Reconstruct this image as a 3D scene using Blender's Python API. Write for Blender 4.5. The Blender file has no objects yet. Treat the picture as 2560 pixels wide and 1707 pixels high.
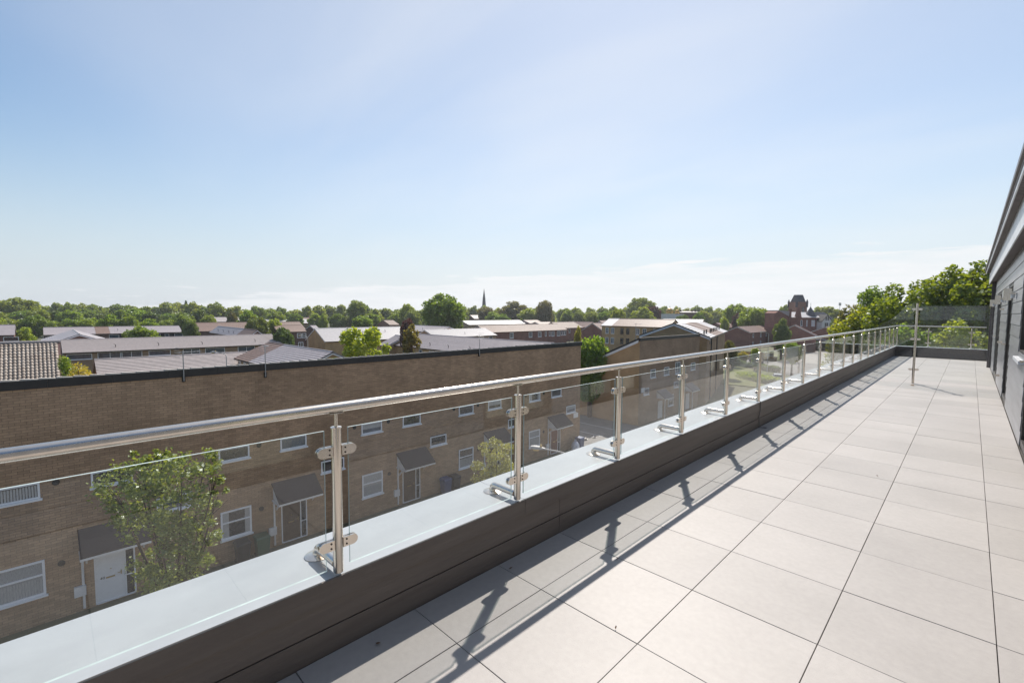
import bpy, bmesh, math, random
import numpy as np
from mathutils import Vector, Matrix

random.seed(7)
SC = bpy.context.scene
COL = SC.collection
rad = math.radians

# ------------------------------------------------------------------ camera
EYE = np.array([0.0, 0.0, 1.55]); FPX = 1155.3
YAW, PIT, ROL = 0.7811, 0.0635, 0.0066
_f = np.array([-math.sin(YAW)*math.cos(PIT), math.cos(YAW)*math.cos(PIT), -math.sin(PIT)])
_r0 = np.array([math.cos(YAW), math.sin(YAW), 0.0]); _u0 = np.cross(_r0, _f)
_r = math.cos(ROL)*_r0 + math.sin(ROL)*_u0; _u = -math.sin(ROL)*_r0 + math.cos(ROL)*_u0
cam_d = bpy.data.cameras.new('camera'); cam = bpy.data.objects.new('camera', cam_d); COL.objects.link(cam)
cam_d.sensor_width = 36.0; cam_d.lens = FPX/2560*36.0; cam_d.clip_start = 0.05; cam_d.clip_end = 6000
cam.matrix_world = Matrix(((_r[0], _u[0], -_f[0], EYE[0]), (_r[1], _u[1], -_f[1], EYE[1]), (_r[2], _u[2], -_f[2], EYE[2]), (0, 0, 0, 1)))
SC.camera = cam
def ray(px, py): return _f + _r*(px-1280)/FPX - _u*(py-853.5)/FPX
def at_z(px, py, z): d = ray(px, py); return EYE + d*((z-EYE[2])/d[2])
def at_y(px, py, y): d = ray(px, py); return EYE + d*(y/d[1])
def at_d(px, py, dep): return EYE + ray(px, py)*dep

# ------------------------------------------------------------------ sky, sun, exposure
SUN_EL, SUN_AZ = rad(47.2), rad(29.2)          # azimuth measured from +Y towards -X
SUN = Vector((-math.sin(SUN_AZ)*math.cos(SUN_EL), math.cos(SUN_AZ)*math.cos(SUN_EL), math.sin(SUN_EL)))
SC.view_settings.view_transform = 'Standard'; SC.view_settings.look = 'None'
SC.view_settings.gamma = 1.0; SC.view_settings.use_curve_mapping = False
SC.view_settings.exposure = 0.48
SC.cycles.use_denoising = True
SC.cycles.max_bounces = 10; SC.cycles.transparent_max_bounces = 40; SC.cycles.diffuse_bounces = 4; SC.cycles.glossy_bounces = 5
SC.cycles.sample_clamp_indirect = 6.0; SC.cycles.caustics_reflective = False; SC.cycles.caustics_refractive = False
W = bpy.data.worlds.new('World'); SC.world = W; W.use_nodes = True
nt = W.node_tree; nt.nodes.clear()
def N(t, tree=None, **kw):
    n = (tree or nt).nodes.new(t)
    for k, v in kw.items(): setattr(n, k, v)
    return n
sky = N('ShaderNodeTexSky', sky_type='NISHITA', sun_disc=False, sun_elevation=SUN_EL, sun_rotation=-SUN_AZ,
        altitude=60.0, air_density=1.15, dust_density=0.22, ozone_density=1.2)
tc = N('ShaderNodeTexCoord')
def vmath(op, a, b=None):
    n = N('ShaderNodeVectorMath', operation=op)
    for i, v in enumerate((a, b)):
        if v is None: continue
        if isinstance(v, (tuple, list)): n.inputs[i].default_value = v
        else: nt.links.new(v, n.inputs[i])
    return n
def fmath(op, a, b=None, c=None, clamp=False):
    n = N('ShaderNodeMath', operation=op, use_clamp=clamp)
    for i, v in enumerate((a, b, c)):
        if v is None: continue
        if isinstance(v, (int, float)): n.inputs[i].default_value = v
        else: nt.links.new(v, n.inputs[i])
    return n.outputs[0]
def smooth(val, lo, hi):
    n = N('ShaderNodeMapRange', interpolation_type='SMOOTHSTEP'); nt.links.new(val, n.inputs[0])
    n.inputs[1].default_value = lo; n.inputs[2].default_value = hi; return n.outputs[0]
D = vmath('NORMALIZE', tc.outputs['Generated']).outputs[0]
sep = N('ShaderNodeSeparateXYZ'); nt.links.new(D, sep.inputs[0])
# thin cirrus sheet: direction projected on a high flat layer, streaked
zc = fmath('ADD', fmath('MAXIMUM', sep.outputs[2], 0.0), 0.10)
comb = N('ShaderNodeCombineXYZ')
nt.links.new(fmath('DIVIDE', sep.outputs[0], zc), comb.inputs[0]); nt.links.new(fmath('DIVIDE', sep.outputs[1], zc), comb.inputs[1])
mp = N('ShaderNodeMapping'); nt.links.new(comb.outputs[0], mp.inputs[0]); mp.inputs['Rotation'].default_value = (0, 0, 0.55); mp.inputs['Scale'].default_value = (0.55, 1.25, 1); mp.inputs['Location'].default_value = (3.7, 1.9, 0)
n1 = N('ShaderNodeTexNoise'); nt.links.new(mp.outputs[0], n1.inputs['Vector']); n1.inputs['Scale'].default_value = 0.9; n1.inputs['Detail'].default_value = 6; n1.inputs['Roughness'].default_value = 0.5; n1.inputs['Distortion'].default_value = 0.4
sdot = vmath('DOT_PRODUCT', D, tuple(SUN)).outputs['Value']      # thin ice cloud scatters forward: brighter towards the sun
veil = fmath('MULTIPLY', fmath('ADD', fmath('MULTIPLY', smooth(n1.outputs[0], 0.30, 0.80), 0.24), 0.44), smooth(sdot, 0.30, 1.0))
# low cloud bank with a long straight edge (a great circle), feathered by stretched noise
pa, pb = ray(700*1.0884, 668*1.0884), ray(2280*1.0884, 556*1.0884)
bn = np.cross(pb, pa); bn = bn/np.linalg.norm(bn)
if bn[2] > 0: bn = -bn
mp2 = N('ShaderNodeMapping'); nt.links.new(D, mp2.inputs[0]); mp2.inputs['Scale'].default_value = (6.5, 6.5, 75)
n2 = N('ShaderNodeTexNoise'); nt.links.new(mp2.outputs[0], n2.inputs['Vector']); n2.inputs['Scale'].default_value = 1.0; n2.inputs['Detail'].default_value = 7; n2.inputs['Roughness'].default_value = 0.6
dt = vmath('DOT_PRODUCT', D, tuple(bn)).outputs['Value']
edge = fmath('ADD', dt, fmath('MULTIPLY', fmath('SUBTRACT', n2.outputs[0], 0.5), 0.055))
bank = fmath('MULTIPLY', smooth(edge, -0.002, 0.008), fmath('ADD', 0.05, fmath('MULTIPLY', n2.outputs[0], 1.35)))
hz = fmath('MULTIPLY', smooth(sep.outputs[2], 0.34, -0.01), 0.90)
m1 = N('ShaderNodeMix', data_type='RGBA'); nt.links.new(hz, m1.inputs[0]); hsv = N('ShaderNodeHueSaturation'); hsv.inputs['Saturation'].default_value = 1.22; nt.links.new(sky.outputs[0], hsv.inputs['Color']); nt.links.new(hsv.outputs[0], m1.inputs[6]); m1.inputs[7].default_value = (5.1, 5.75, 6.45, 1)
# detached wisps above the bank
mp3 = N('ShaderNodeMapping'); nt.links.new(D, mp3.inputs[0]); mp3.inputs['Scale'].default_value = (9, 9, 70)
n3 = N('ShaderNodeTexNoise'); nt.links.new(mp3.outputs[0], n3.inputs['Vector']); n3.inputs['Scale'].default_value = 1.0; n3.inputs['Detail'].default_value = 6; n3.inputs['Roughness'].default_value = 0.55
wisp = fmath('MULTIPLY', fmath('MULTIPLY', smooth(n3.outputs[0], 0.56, 0.70), smooth(dt, -0.075, -0.012)), 0.6)
fac = fmath('MAXIMUM', fmath('MAXIMUM', veil, fmath('MULTIPLY', bank, 1.0)), wisp, clamp=True)
cl = N('ShaderNodeMix', data_type='RGBA'); nt.links.new(fac, cl.inputs[0]); nt.links.new(m1.outputs[2], cl.inputs[6]); cl.inputs[7].default_value = (7.6, 7.7, 7.8, 1)
bg = N('ShaderNodeBackground'); nt.links.new(cl.outputs[2], bg.inputs[0]); bg.inputs[1].default_value = 0.088
out = N('ShaderNodeOutputWorld'); nt.links.new(bg.outputs[0], out.inputs[0])
sd = bpy.data.lights.new('sun', 'SUN'); sd.energy = 4.5; sd.angle = rad(0.53); sd.color = (1.0, 0.93, 0.85)
so = bpy.data.objects.new('sun', sd); COL.objects.link(so); so.rotation_euler = SUN.to_track_quat('Z', 'Y').to_euler(); so.location = (-40, 60, 80)

# ------------------------------------------------------------------ materials
MAT = {}
def mat(name, col, rough=0.6, var=0.0, scale=6.0, bump=0.0, bscale=None, metal=0.0, spec=0.5, tint=None, objvar=0.0, island=0.0, stretch=None, coord='Object', detail=5, patch=None):
    """Principled with noise-driven colour variation, bump, per-object and per-island brightness."""
    if name in MAT: return MAT[name]
    m = bpy.data.materials.new(name); m.use_nodes = True; MAT[name] = m
    t = m.node_tree; b = t.nodes['Principled BSDF']
    b.inputs['Roughness'].default_value = rough; b.inputs['Metallic'].default_value = metal; b.inputs['Specular IOR Level'].default_value = spec
    tcn = t.nodes.new('ShaderNodeTexCoord'); vec = tcn.outputs[coord]
    if stretch:
        mpn = t.nodes.new('ShaderNodeMapping'); mpn.inputs['Scale'].default_value = stretch; t.links.new(vec, mpn.inputs[0]); vec = mpn.outputs[0]
    src = None
    if var > 0 or tint:
        nz = t.nodes.new('ShaderNodeTexNoise'); nz.inputs['Scale'].default_value = scale; nz.inputs['Detail'].default_value = detail; nz.inputs['Roughness'].default_value = 0.6
        t.links.new(vec, nz.inputs['Vector'])
        mx = t.nodes.new('ShaderNodeMix'); mx.data_type = 'RGBA'
        rp = t.nodes.new('ShaderNodeMapRange'); rp.inputs[1].default_value = 0.3; rp.inputs[2].default_value = 0.7; t.links.new(nz.outputs[0], rp.inputs[0]); t.links.new(rp.outputs[0], mx.inputs[0])
        c2 = tint if tint else tuple(min(1, c*(1+var)) for c in col)
        c1 = col if tint else tuple(c*(1-var) for c in col)
        mx.inputs[6].default_value = (*c1, 1); mx.inputs[7].default_value = (*c2, 1); src = mx.outputs[2]
    else:
        rgb = t.nodes.new('ShaderNodeRGB'); rgb.outputs[0].default_value = (*col, 1); src = rgb.outputs[0]
    if objvar > 0 or island > 0:
        hs = t.nodes.new('ShaderNodeHueSaturation'); t.links.new(src, hs.inputs['Color'])
        oi = t.nodes.new('ShaderNodeObjectInfo'); ge = t.nodes.new('ShaderNodeNewGeometry')
        a = t.nodes.new('ShaderNodeMath'); a.operation = 'MULTIPLY_ADD'; t.links.new(oi.outputs['Random'], a.inputs[0]); a.inputs[1].default_value = 2*objvar; a.inputs[2].default_value = 1-objvar-island
        b2 = t.nodes.new('ShaderNodeMath'); b2.operation = 'MULTIPLY_ADD'; t.links.new(ge.outputs['Random Per Island'], b2.inputs[0]); b2.inputs[1].default_value = 2*island; t.links.new(a.outputs[0], b2.inputs[2])
        t.links.new(b2.outputs[0], hs.inputs['Value']); src = hs.outputs[0]
    if patch:
        amp, psc, pst = patch; g2 = t.nodes.new('ShaderNodeNewGeometry'); m2 = t.nodes.new('ShaderNodeMapping'); m2.inputs['Scale'].default_value = pst; t.links.new(g2.outputs['Position'], m2.inputs[0])
        p2 = t.nodes.new('ShaderNodeTexNoise'); p2.inputs['Scale'].default_value = psc; p2.inputs['Detail'].default_value = 7; p2.inputs['Roughness'].default_value = .65; t.links.new(m2.outputs[0], p2.inputs['Vector'])
        r2 = t.nodes.new('ShaderNodeMapRange'); t.links.new(p2.outputs[0], r2.inputs[0]); r2.inputs[1].default_value = .3; r2.inputs[2].default_value = .7; r2.inputs[3].default_value = 1-amp; r2.inputs[4].default_value = 1+amp
        h2 = t.nodes.new('ShaderNodeHueSaturation'); t.links.new(src, h2.inputs['Color']); t.links.new(r2.outputs[0], h2.inputs['Value']); src = h2.outputs[0]
    t.links.new(src, b.inputs['Base Color'])
    if bump > 0:
        nb = t.nodes.new('ShaderNodeTexNoise'); nb.inputs['Scale'].default_value = bscale or scale*4; nb.inputs['Detail'].default_value = 4; t.links.new(vec, nb.inputs['Vector'])
        bp = t.nodes.new('ShaderNodeBump'); bp.inputs['Strength'].default_value = bump; bp.inputs['Distance'].default_value = 0.01
        t.links.new(nb.outputs[0], bp.inputs['Height']); t.links.new(bp.outputs[0], b.inputs['Normal'])
    return m
def brick_mat(name, c1, c2, mortar, bw=0.3, bh=0.1, axis='Y', rough=0.85):
    if name in MAT: return MAT[name]
    m = bpy.data.materials.new(name); m.use_nodes = True; MAT[name] = m; t = m.node_tree; b = t.nodes['Principled BSDF']; b.inputs['Roughness'].default_value = rough; b.inputs['Specular IOR Level'].default_value = 0.2
    tcn = t.nodes.new('ShaderNodeTexCoord'); s = t.nodes.new('ShaderNodeSeparateXYZ'); c = t.nodes.new('ShaderNodeCombineXYZ')
    geo = t.nodes.new('ShaderNodeNewGeometry'); t.links.new(geo.outputs['Position'], s.inputs[0])
    ad = t.nodes.new('ShaderNodeMath'); ad.operation = 'ADD'; t.links.new(s.outputs[0], ad.inputs[0]); t.links.new(s.outputs[1], ad.inputs[1])
    t.links.new(ad.outputs[0], c.inputs[0]); t.links.new(s.outputs[2], c.inputs[1])
    br = t.nodes.new('ShaderNodeTexBrick'); t.links.new(c.outputs[0], br.inputs['Vector'])
    br.inputs['Scale'].default_value = 1.0; br.inputs['Brick Width'].default_value = bw; br.inputs['Row Height'].default_value = bh; br.inputs['Mortar Size'].default_value = 0.006
    br.inputs['Color1'].default_value = (*c1, 1); br.inputs['Color2'].default_value = (*c2, 1); br.inputs['Mortar'].default_value = (*mortar, 1)
    nz = t.nodes.new('ShaderNodeTexNoise'); nz.inputs['Scale'].default_value = 0.6; nz.inputs['Detail'].default_value = 6; t.links.new(geo.outputs['Position'], nz.inputs['Vector'])
    mr = t.nodes.new('ShaderNodeMapRange'); t.links.new(nz.outputs[0], mr.inputs[0]); mr.inputs[1].default_value = .3; mr.inputs[2].default_value = .7; mr.inputs[3].default_value = .82; mr.inputs[4].default_value = 1.12
    hs = t.nodes.new('ShaderNodeHueSaturation'); t.links.new(br.outputs[0], hs.inputs['Color']); t.links.new(mr.outputs[0], hs.inputs['Value']); t.links.new(hs.outputs[0], b.inputs['Base Color'])
    bp = t.nodes.new('ShaderNodeBump'); bp.inputs['Strength'].default_value = .5; bp.inputs['Distance'].default_value = .01; bp.invert = True
    t.links.new(br.outputs['Fac'], bp.inputs['Height']); t.links.new(bp.outputs[0], b.inputs['Normal'])
    return m
def glass_mat(name, tint=(0.978, 0.988, 0.983), ior=1.53, dirt_veil=0.006):
    if name in MAT: return MAT[name]
    m = bpy.data.materials.new(name); m.use_nodes = True; MAT[name] = m; t = m.node_tree; t.nodes.clear()
    o = t.nodes.new('ShaderNodeOutputMaterial'); tr = t.nodes.new('ShaderNodeBsdfTransparent'); tr.inputs[0].default_value = (*tint, 1)
    gl = t.nodes.new('ShaderNodeBsdfGlossy'); gl.inputs['Roughness'].default_value = 0.0; gl.inputs[0].default_value = (1, 1, 1, 1)
    fr = t.nodes.new('ShaderNodeFresnel'); gn = t.nodes.new('ShaderNodeNewGeometry'); mi = t.nodes.new('ShaderNodeMapRange'); t.links.new(gn.outputs['Backfacing'], mi.inputs[0])
    mi.inputs[3].default_value = ior; mi.inputs[4].default_value = 1/ior; t.links.new(mi.outputs[0], fr.inputs[0])   # same reflectance on both faces of the slab
    df = t.nodes.new('ShaderNodeBsdfDiffuse'); df.inputs[0].default_value = (.75, .78, .76, 1)
    tcn = t.nodes.new('ShaderNodeTexCoord'); nz = t.nodes.new('ShaderNodeTexNoise'); nz.inputs['Scale'].default_value = 9; nz.inputs['Detail'].default_value = 8; t.links.new(tcn.outputs['Object'], nz.inputs['Vector'])
    mr = t.nodes.new('ShaderNodeMapRange'); t.links.new(nz.outputs[0], mr.inputs[0]); mr.inputs[1].default_value = .4; mr.inputs[2].default_value = .8; mr.inputs[3].default_value = dirt_veil*.4; mr.inputs[4].default_value = dirt_veil*2
    m0 = t.nodes.new('ShaderNodeMixShader'); t.links.new(mr.outputs[0], m0.inputs[0]); t.links.new(tr.outputs[0], m0.inputs[1]); t.links.new(df.outputs[0], m0.inputs[2])  # dirt specks, with a hazy veil of light mixed in as diffuse
    m1 = t.nodes.new('ShaderNodeMixShader'); t.links.new(fr.outputs[0], m1.inputs[0]); t.links.new(m0.outputs[0], m1.inputs[1]); t.links.new(gl.outputs[0], m1.inputs[2])
    t.links.new(m1.outputs[0], o.inputs[0]); return m
def leaf_mat(name, c1, c2, trans=0.45, tcol=None, objvar=0.15):
    if name in MAT: return MAT[name]
    m = bpy.data.materials.new(name); m.use_nodes = True; MAT[name] = m; t = m.node_tree; t.nodes.clear()
    o = t.nodes.new('ShaderNodeOutputMaterial'); ge = t.nodes.new('ShaderNodeNewGeometry'); oi = t.nodes.new('ShaderNodeObjectInfo')
    mx = t.nodes.new('ShaderNodeMix'); mx.data_type = 'RGBA'; mx.inputs[6].default_value = (*c1, 1); mx.inputs[7].default_value = (*c2, 1); t.links.new(ge.outputs['Random Per Island'], mx.inputs[0])
    hs = t.nodes.new('ShaderNodeHueSaturation'); t.links.new(mx.outputs[2], hs.inputs['Color'])
    mr = t.nodes.new('ShaderNodeMapRange'); t.links.new(oi.outputs['Random'], mr.inputs[0]); mr.inputs[3].default_value = 1-objvar; mr.inputs[4].default_value = 1+objvar; t.links.new(mr.outputs[0], hs.inputs['Value'])
    mh = t.nodes.new('ShaderNodeMath'); mh.operation = 'MULTIPLY_ADD'; t.links.new(oi.outputs['Random'], mh.inputs[0]); mh.inputs[1].default_value = -0.04; mh.inputs[2].default_value = 0.52; t.links.new(mh.outputs[0], hs.inputs['Hue'])
    df = t.nodes.new('ShaderNodeBsdfDiffuse'); t.links.new(hs.outputs[0], df.inputs[0])
    tl = t.nodes.new('ShaderNodeBsdfTranslucent')
    br = t.nodes.new('ShaderNodeMix'); br.data_type = 'RGBA'; br.blend_type = 'MULTIPLY'; br.inputs[0].default_value = 1; t.links.new(hs.outputs[0], br.inputs[6]); br.inputs[7].default_value = (*(tcol or (1.9, 1.75, .6)), 1)
    t.links.new(br.outputs[2], tl.inputs[0])
    ms = t.nodes.new('ShaderNodeMixShader'); ms.inputs[0].default_value = trans; t.links.new(df.outputs[0], ms.inputs[1]); t.links.new(tl.outputs[0], ms.inputs[2])
    gl = t.nodes.new('ShaderNodeBsdfGlossy'); gl.inputs['Roughness'].default_value = .42; gl.inputs[0].default_value = (.9, .95, 1, 1)
    m2 = t.nodes.new('ShaderNodeMixShader'); m2.inputs[0].default_value = .045; t.links.new(ms.outputs[0], m2.inputs[1]); t.links.new(gl.outputs[0], m2.inputs[2])
    t.links.new(m2.outputs[0], o.inputs[0]); return m

M_TILE = mat('porcelain', (.345, .326, .310), .5, tint=(.378, .357, .339), scale=30.0, bump=.08, bscale=160, objvar=.06, spec=.3, patch=(.10, .8, (1, 1, 1)))
M_JOINT = mat('joint_dark', (.06, .055, .05), .9, .2)  # dark filler colour in the gaps between paving tiles
M_COPE = mat('coping_metal', (.36, .385, .40), .27, patch=(.05, 6, (1, .4, 1)), tint=(.42, .445, .46), scale=1.6, bump=.03, bscale=3, spec=.6)
M_CLAD = mat('dark_cladding', (.14, .117, .103), .55, .16, 2.0, bump=.25, bscale=6, stretch=(8, .5, 8), objvar=.08)
M_WALL = mat('wall_cladding', (.24, .245, .26), .32, .22, 2.0, bump=.35, bscale=7, stretch=(6, .45, 6), objvar=.10, spec=.6)
M_STEEL = mat('brushed_steel', (.74, .67, .59), .24, .06, 30, bump=.02, bscale=80, metal=1.0, stretch=(1, 1, .15))
M_STEELD = mat('steel_dark_hole', (.05, .045, .04), .5, .2, metal=.6)
M_GLASS = glass_mat('railing_glass')
M_GEDGE = mat('glass_edge', (.72, .83, .80), .15, .2, 8, spec=.8)
_t = M_GEDGE.node_tree; _o = _t.nodes['Material Output']; _b = _t.nodes['Principled BSDF']; _x = _t.nodes.new('ShaderNodeMixShader'); _x.inputs[0].default_value = .7
_tr = _t.nodes.new('ShaderNodeBsdfTransparent'); _tr.inputs[0].default_value = (.75, .9, .85, 1); _t.links.new(_tr.outputs[0], _x.inputs[1]); _t.links.new(_b.outputs[0], _x.inputs[2]); _t.links.new(_x.outputs[0], _o.inputs[0])
M_GUTTER = mat('gutter_dark', (.075, .062, .06), .4, .15)
M_FRAME = mat('frame_dark', (.03, .027, .027), .4, .15)
M_PALEM = mat('pale_metal', (.62, .64, .66), .35, .12, 3)
M_SOFFIT = mat('soffit_brown', (.09, .07, .066), .5, .2, 5)
M_BLIND = mat('cream_blind', (.72, .66, .50), .8, .1, 5)
M_WHITE = mat('white_upvc', (.80, .80, .82), .35, .04, 5)
M_WHITED = mat('white_painted', (.74, .72, .71), .5, .08, 4)
M_PANE = mat('window_dark', (.025, .028, .032), .06, .4, 2, spec=.9)
M_PANEB = mat('window_bluish', (.05, .075, .11), .06, .4, 2, spec=.9)
M_CURT = mat('net_curtain', (.33, .33, .33), .8, .5, 22, stretch=(1, 6, .4))
M_NET = mat('net_white', (.42, .41, .40), .85, .25, 14, stretch=(1, 5, .5))
M_BRICK = mat('brick_brown', (.40, .265, .165), .85, tint=(.47, .32, .205), scale=22, bump=.4, bscale=60, island=.14, objvar=.11, spec=.2, patch=(.20, .55, (1, 1, .35)))
M_MORT = mat('mortar_dark', (.15, .11, .08), .95, .2, 8)
M_BRICKT = brick_mat('brick_tex_brown', (.34, .23, .15), (.41, .28, .185), (.18, .135, .10))
M_BRICKY = brick_mat('brick_tex_yellow', (.46, .30, .155), (.52, .345, .185), (.23, .17, .115))
M_BRICKR = brick_mat('brick_tex_red', (.24, .11, .085), (.30, .14, .11), (.16, .11, .09), .225, .075)
M_BRICKD = brick_mat('brick_tex_dark', (.14, .085, .07), (.18, .105, .085), (.11, .08, .07), .225, .075)
M_FASC = mat('fascia_black', (.018, .017, .017), .5, .25, 3)
M_TLAV = mat('tile_lavender', (.33, .29, .29), .44, .12, 3, bump=.2, bscale=24, spec=.5, island=.05)
M_TBEI = mat('tile_beige', (.40, .35, .33), .46, .12, 3, bump=.2, bscale=24, island=.05)
M_TBRO = mat('tile_brown', (.21, .14, .11), .55, .22, 3, bump=.3, bscale=24, spec=.3, island=.07)
M_TRED = mat('tile_redbrown', (.18, .105, .09), .55, .22, 3, bump=.3, bscale=24, spec=.3, island=.07)
M_TPAL = mat('tile_pale_glare', (.56, .53, .515), .40, .10, 3, bump=.15, bscale=24, spec=.6)  # pale tiles; sun glare on the bright roofs is put into this colour
M_SLATE = mat('slate_grey', (.10, .095, .10), .5, .2, 3, bump=.2)
M_CANO = mat('canopy_felt', (.10, .078, .070), .9, .3, 40, bump=.5, bscale=120)
M_ASPH = mat('asphalt', (.20, .19, .18), .85, .18, 1.5, bump=.3, bscale=60)
M_PAVE = mat('paving_concrete', (.36, .34, .31), .85, .15, 1.5, bump=.2, bscale=30)
M_GROUND = mat('ground_mixed', (.075, .095, .035), .95, tint=(.15, .13, .085), scale=.05, bump=.3, bscale=2)
M_GRASS = mat('grass_ground', (.10, .125, .035), .95, tint=(.17, .17, .06), scale=.6, bump=.6, bscale=20)
M_BARK = mat('bark', (.075, .055, .042), .9, .3, 8, bump=.6, bscale=30)
M_STONE = mat('church_stone', (.27, .155, .115), .9, .25, 1.5)
M_STONED = mat('spire_stone', (.115, .11, .115), .9, .25, 1.0)
M_GOLD = mat('gold_dome', (.52, .33, .10), .32, .1, 2, metal=.6)
M_RENDER = mat('white_render', (.66, .65, .63), .8, .08, 1)
M_BLACK = mat('black_paint', (.015, .015, .015), .45, .2)
M_GALV = mat('galvanised', (.36, .36, .36), .45, .15, 10, metal=.5)
M_LAMPG = mat('lamp_grey', (.48, .46, .44), .45, .12, 10)
M_LAMPY = mat('lamp_bowl', (.62, .45, .20), .25, .1, 5)
M_BINB = mat('bin_blue', (.03, .06, .16), .5, .2); M_BING = mat('bin_green', (.03, .09, .05), .5, .2); M_BINK = mat('bin_black', (.02, .02, .022), .5, .2)
M_PLBAG = mat('plastic_bag', (.55, .58, .66), .4, .2, 6)
M_DOORR = mat('door_red', (.17, .06, .04), .5, .15, 4); M_DOORB = mat('door_brown', (.10, .065, .042), .5, .2, 4)
M_BRASS = mat('brass', (.55, .42, .20), .3, .1, metal=1)
M_CARD = mat('car_paint_dark', (.045, .055, .07), .25, .1, 2, spec=.8); M_CARW = mat('car_paint_silver', (.62, .63, .65), .3, .05, 2, spec=.8)
M_RUBB = mat('rubber', (.02, .02, .02), .8, .2)
M_DRY = mat('dry_leaf', (.16, .09, .045), .8, .3, 60)
M_CABLE = mat('cable_grey', (.12, .11, .105), .6, .1)
L_MID = leaf_mat('leaf_mid', (0.1373, 0.2035, 0.0375), (0.2496, 0.3232, 0.0597))
L_DARK = leaf_mat('leaf_dark', (0.0946, 0.141, 0.0427), (0.1668, 0.2179, 0.0599), .35)
L_LIGHT = leaf_mat('leaf_light', (0.155, 0.2387, 0.0391), (0.2635, 0.341, 0.0627), .5)
L_YEL = leaf_mat('leaf_yellow', (0.31, 0.2945, 0.0543), (0.465, 0.3875, 0.0775), .5, (1.6, 1.5, .5))
L_FAR = leaf_mat('leaf_far', (0.1572, 0.209, 0.0537), (0.2571, 0.321, 0.0805), .4)
L_COP = leaf_mat('leaf_copper', (0.0853, 0.0434, 0.0403), (0.1318, 0.0697, 0.0543), .35, (1.6, 1.0, .8))
L_OLV = leaf_mat('leaf_olive', (0.1318, 0.1318, 0.0543), (0.2015, 0.186, 0.0775), .4)
L_BIG = leaf_mat('leaf_plane', (0.12, 0.1782, 0.0251), (0.24, 0.2905, 0.0418), .5, (2.0, 1.7, .45))
L_TREE = leaf_mat('leaf_street', (0.1069, 0.1582, 0.0427), (0.2317, 0.2882, 0.0938), .42)
L_PALE = leaf_mat('leaf_pale', (.24, .25, .09), (.40, .39, .18), .45, (1.5, 1.5, .6))
L_VAR = leaf_mat('leaf_variegated', (0.341, 0.372, 0.186), (0.558, 0.5735, 0.372), .4, (1.3, 1.3, .8))

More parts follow.
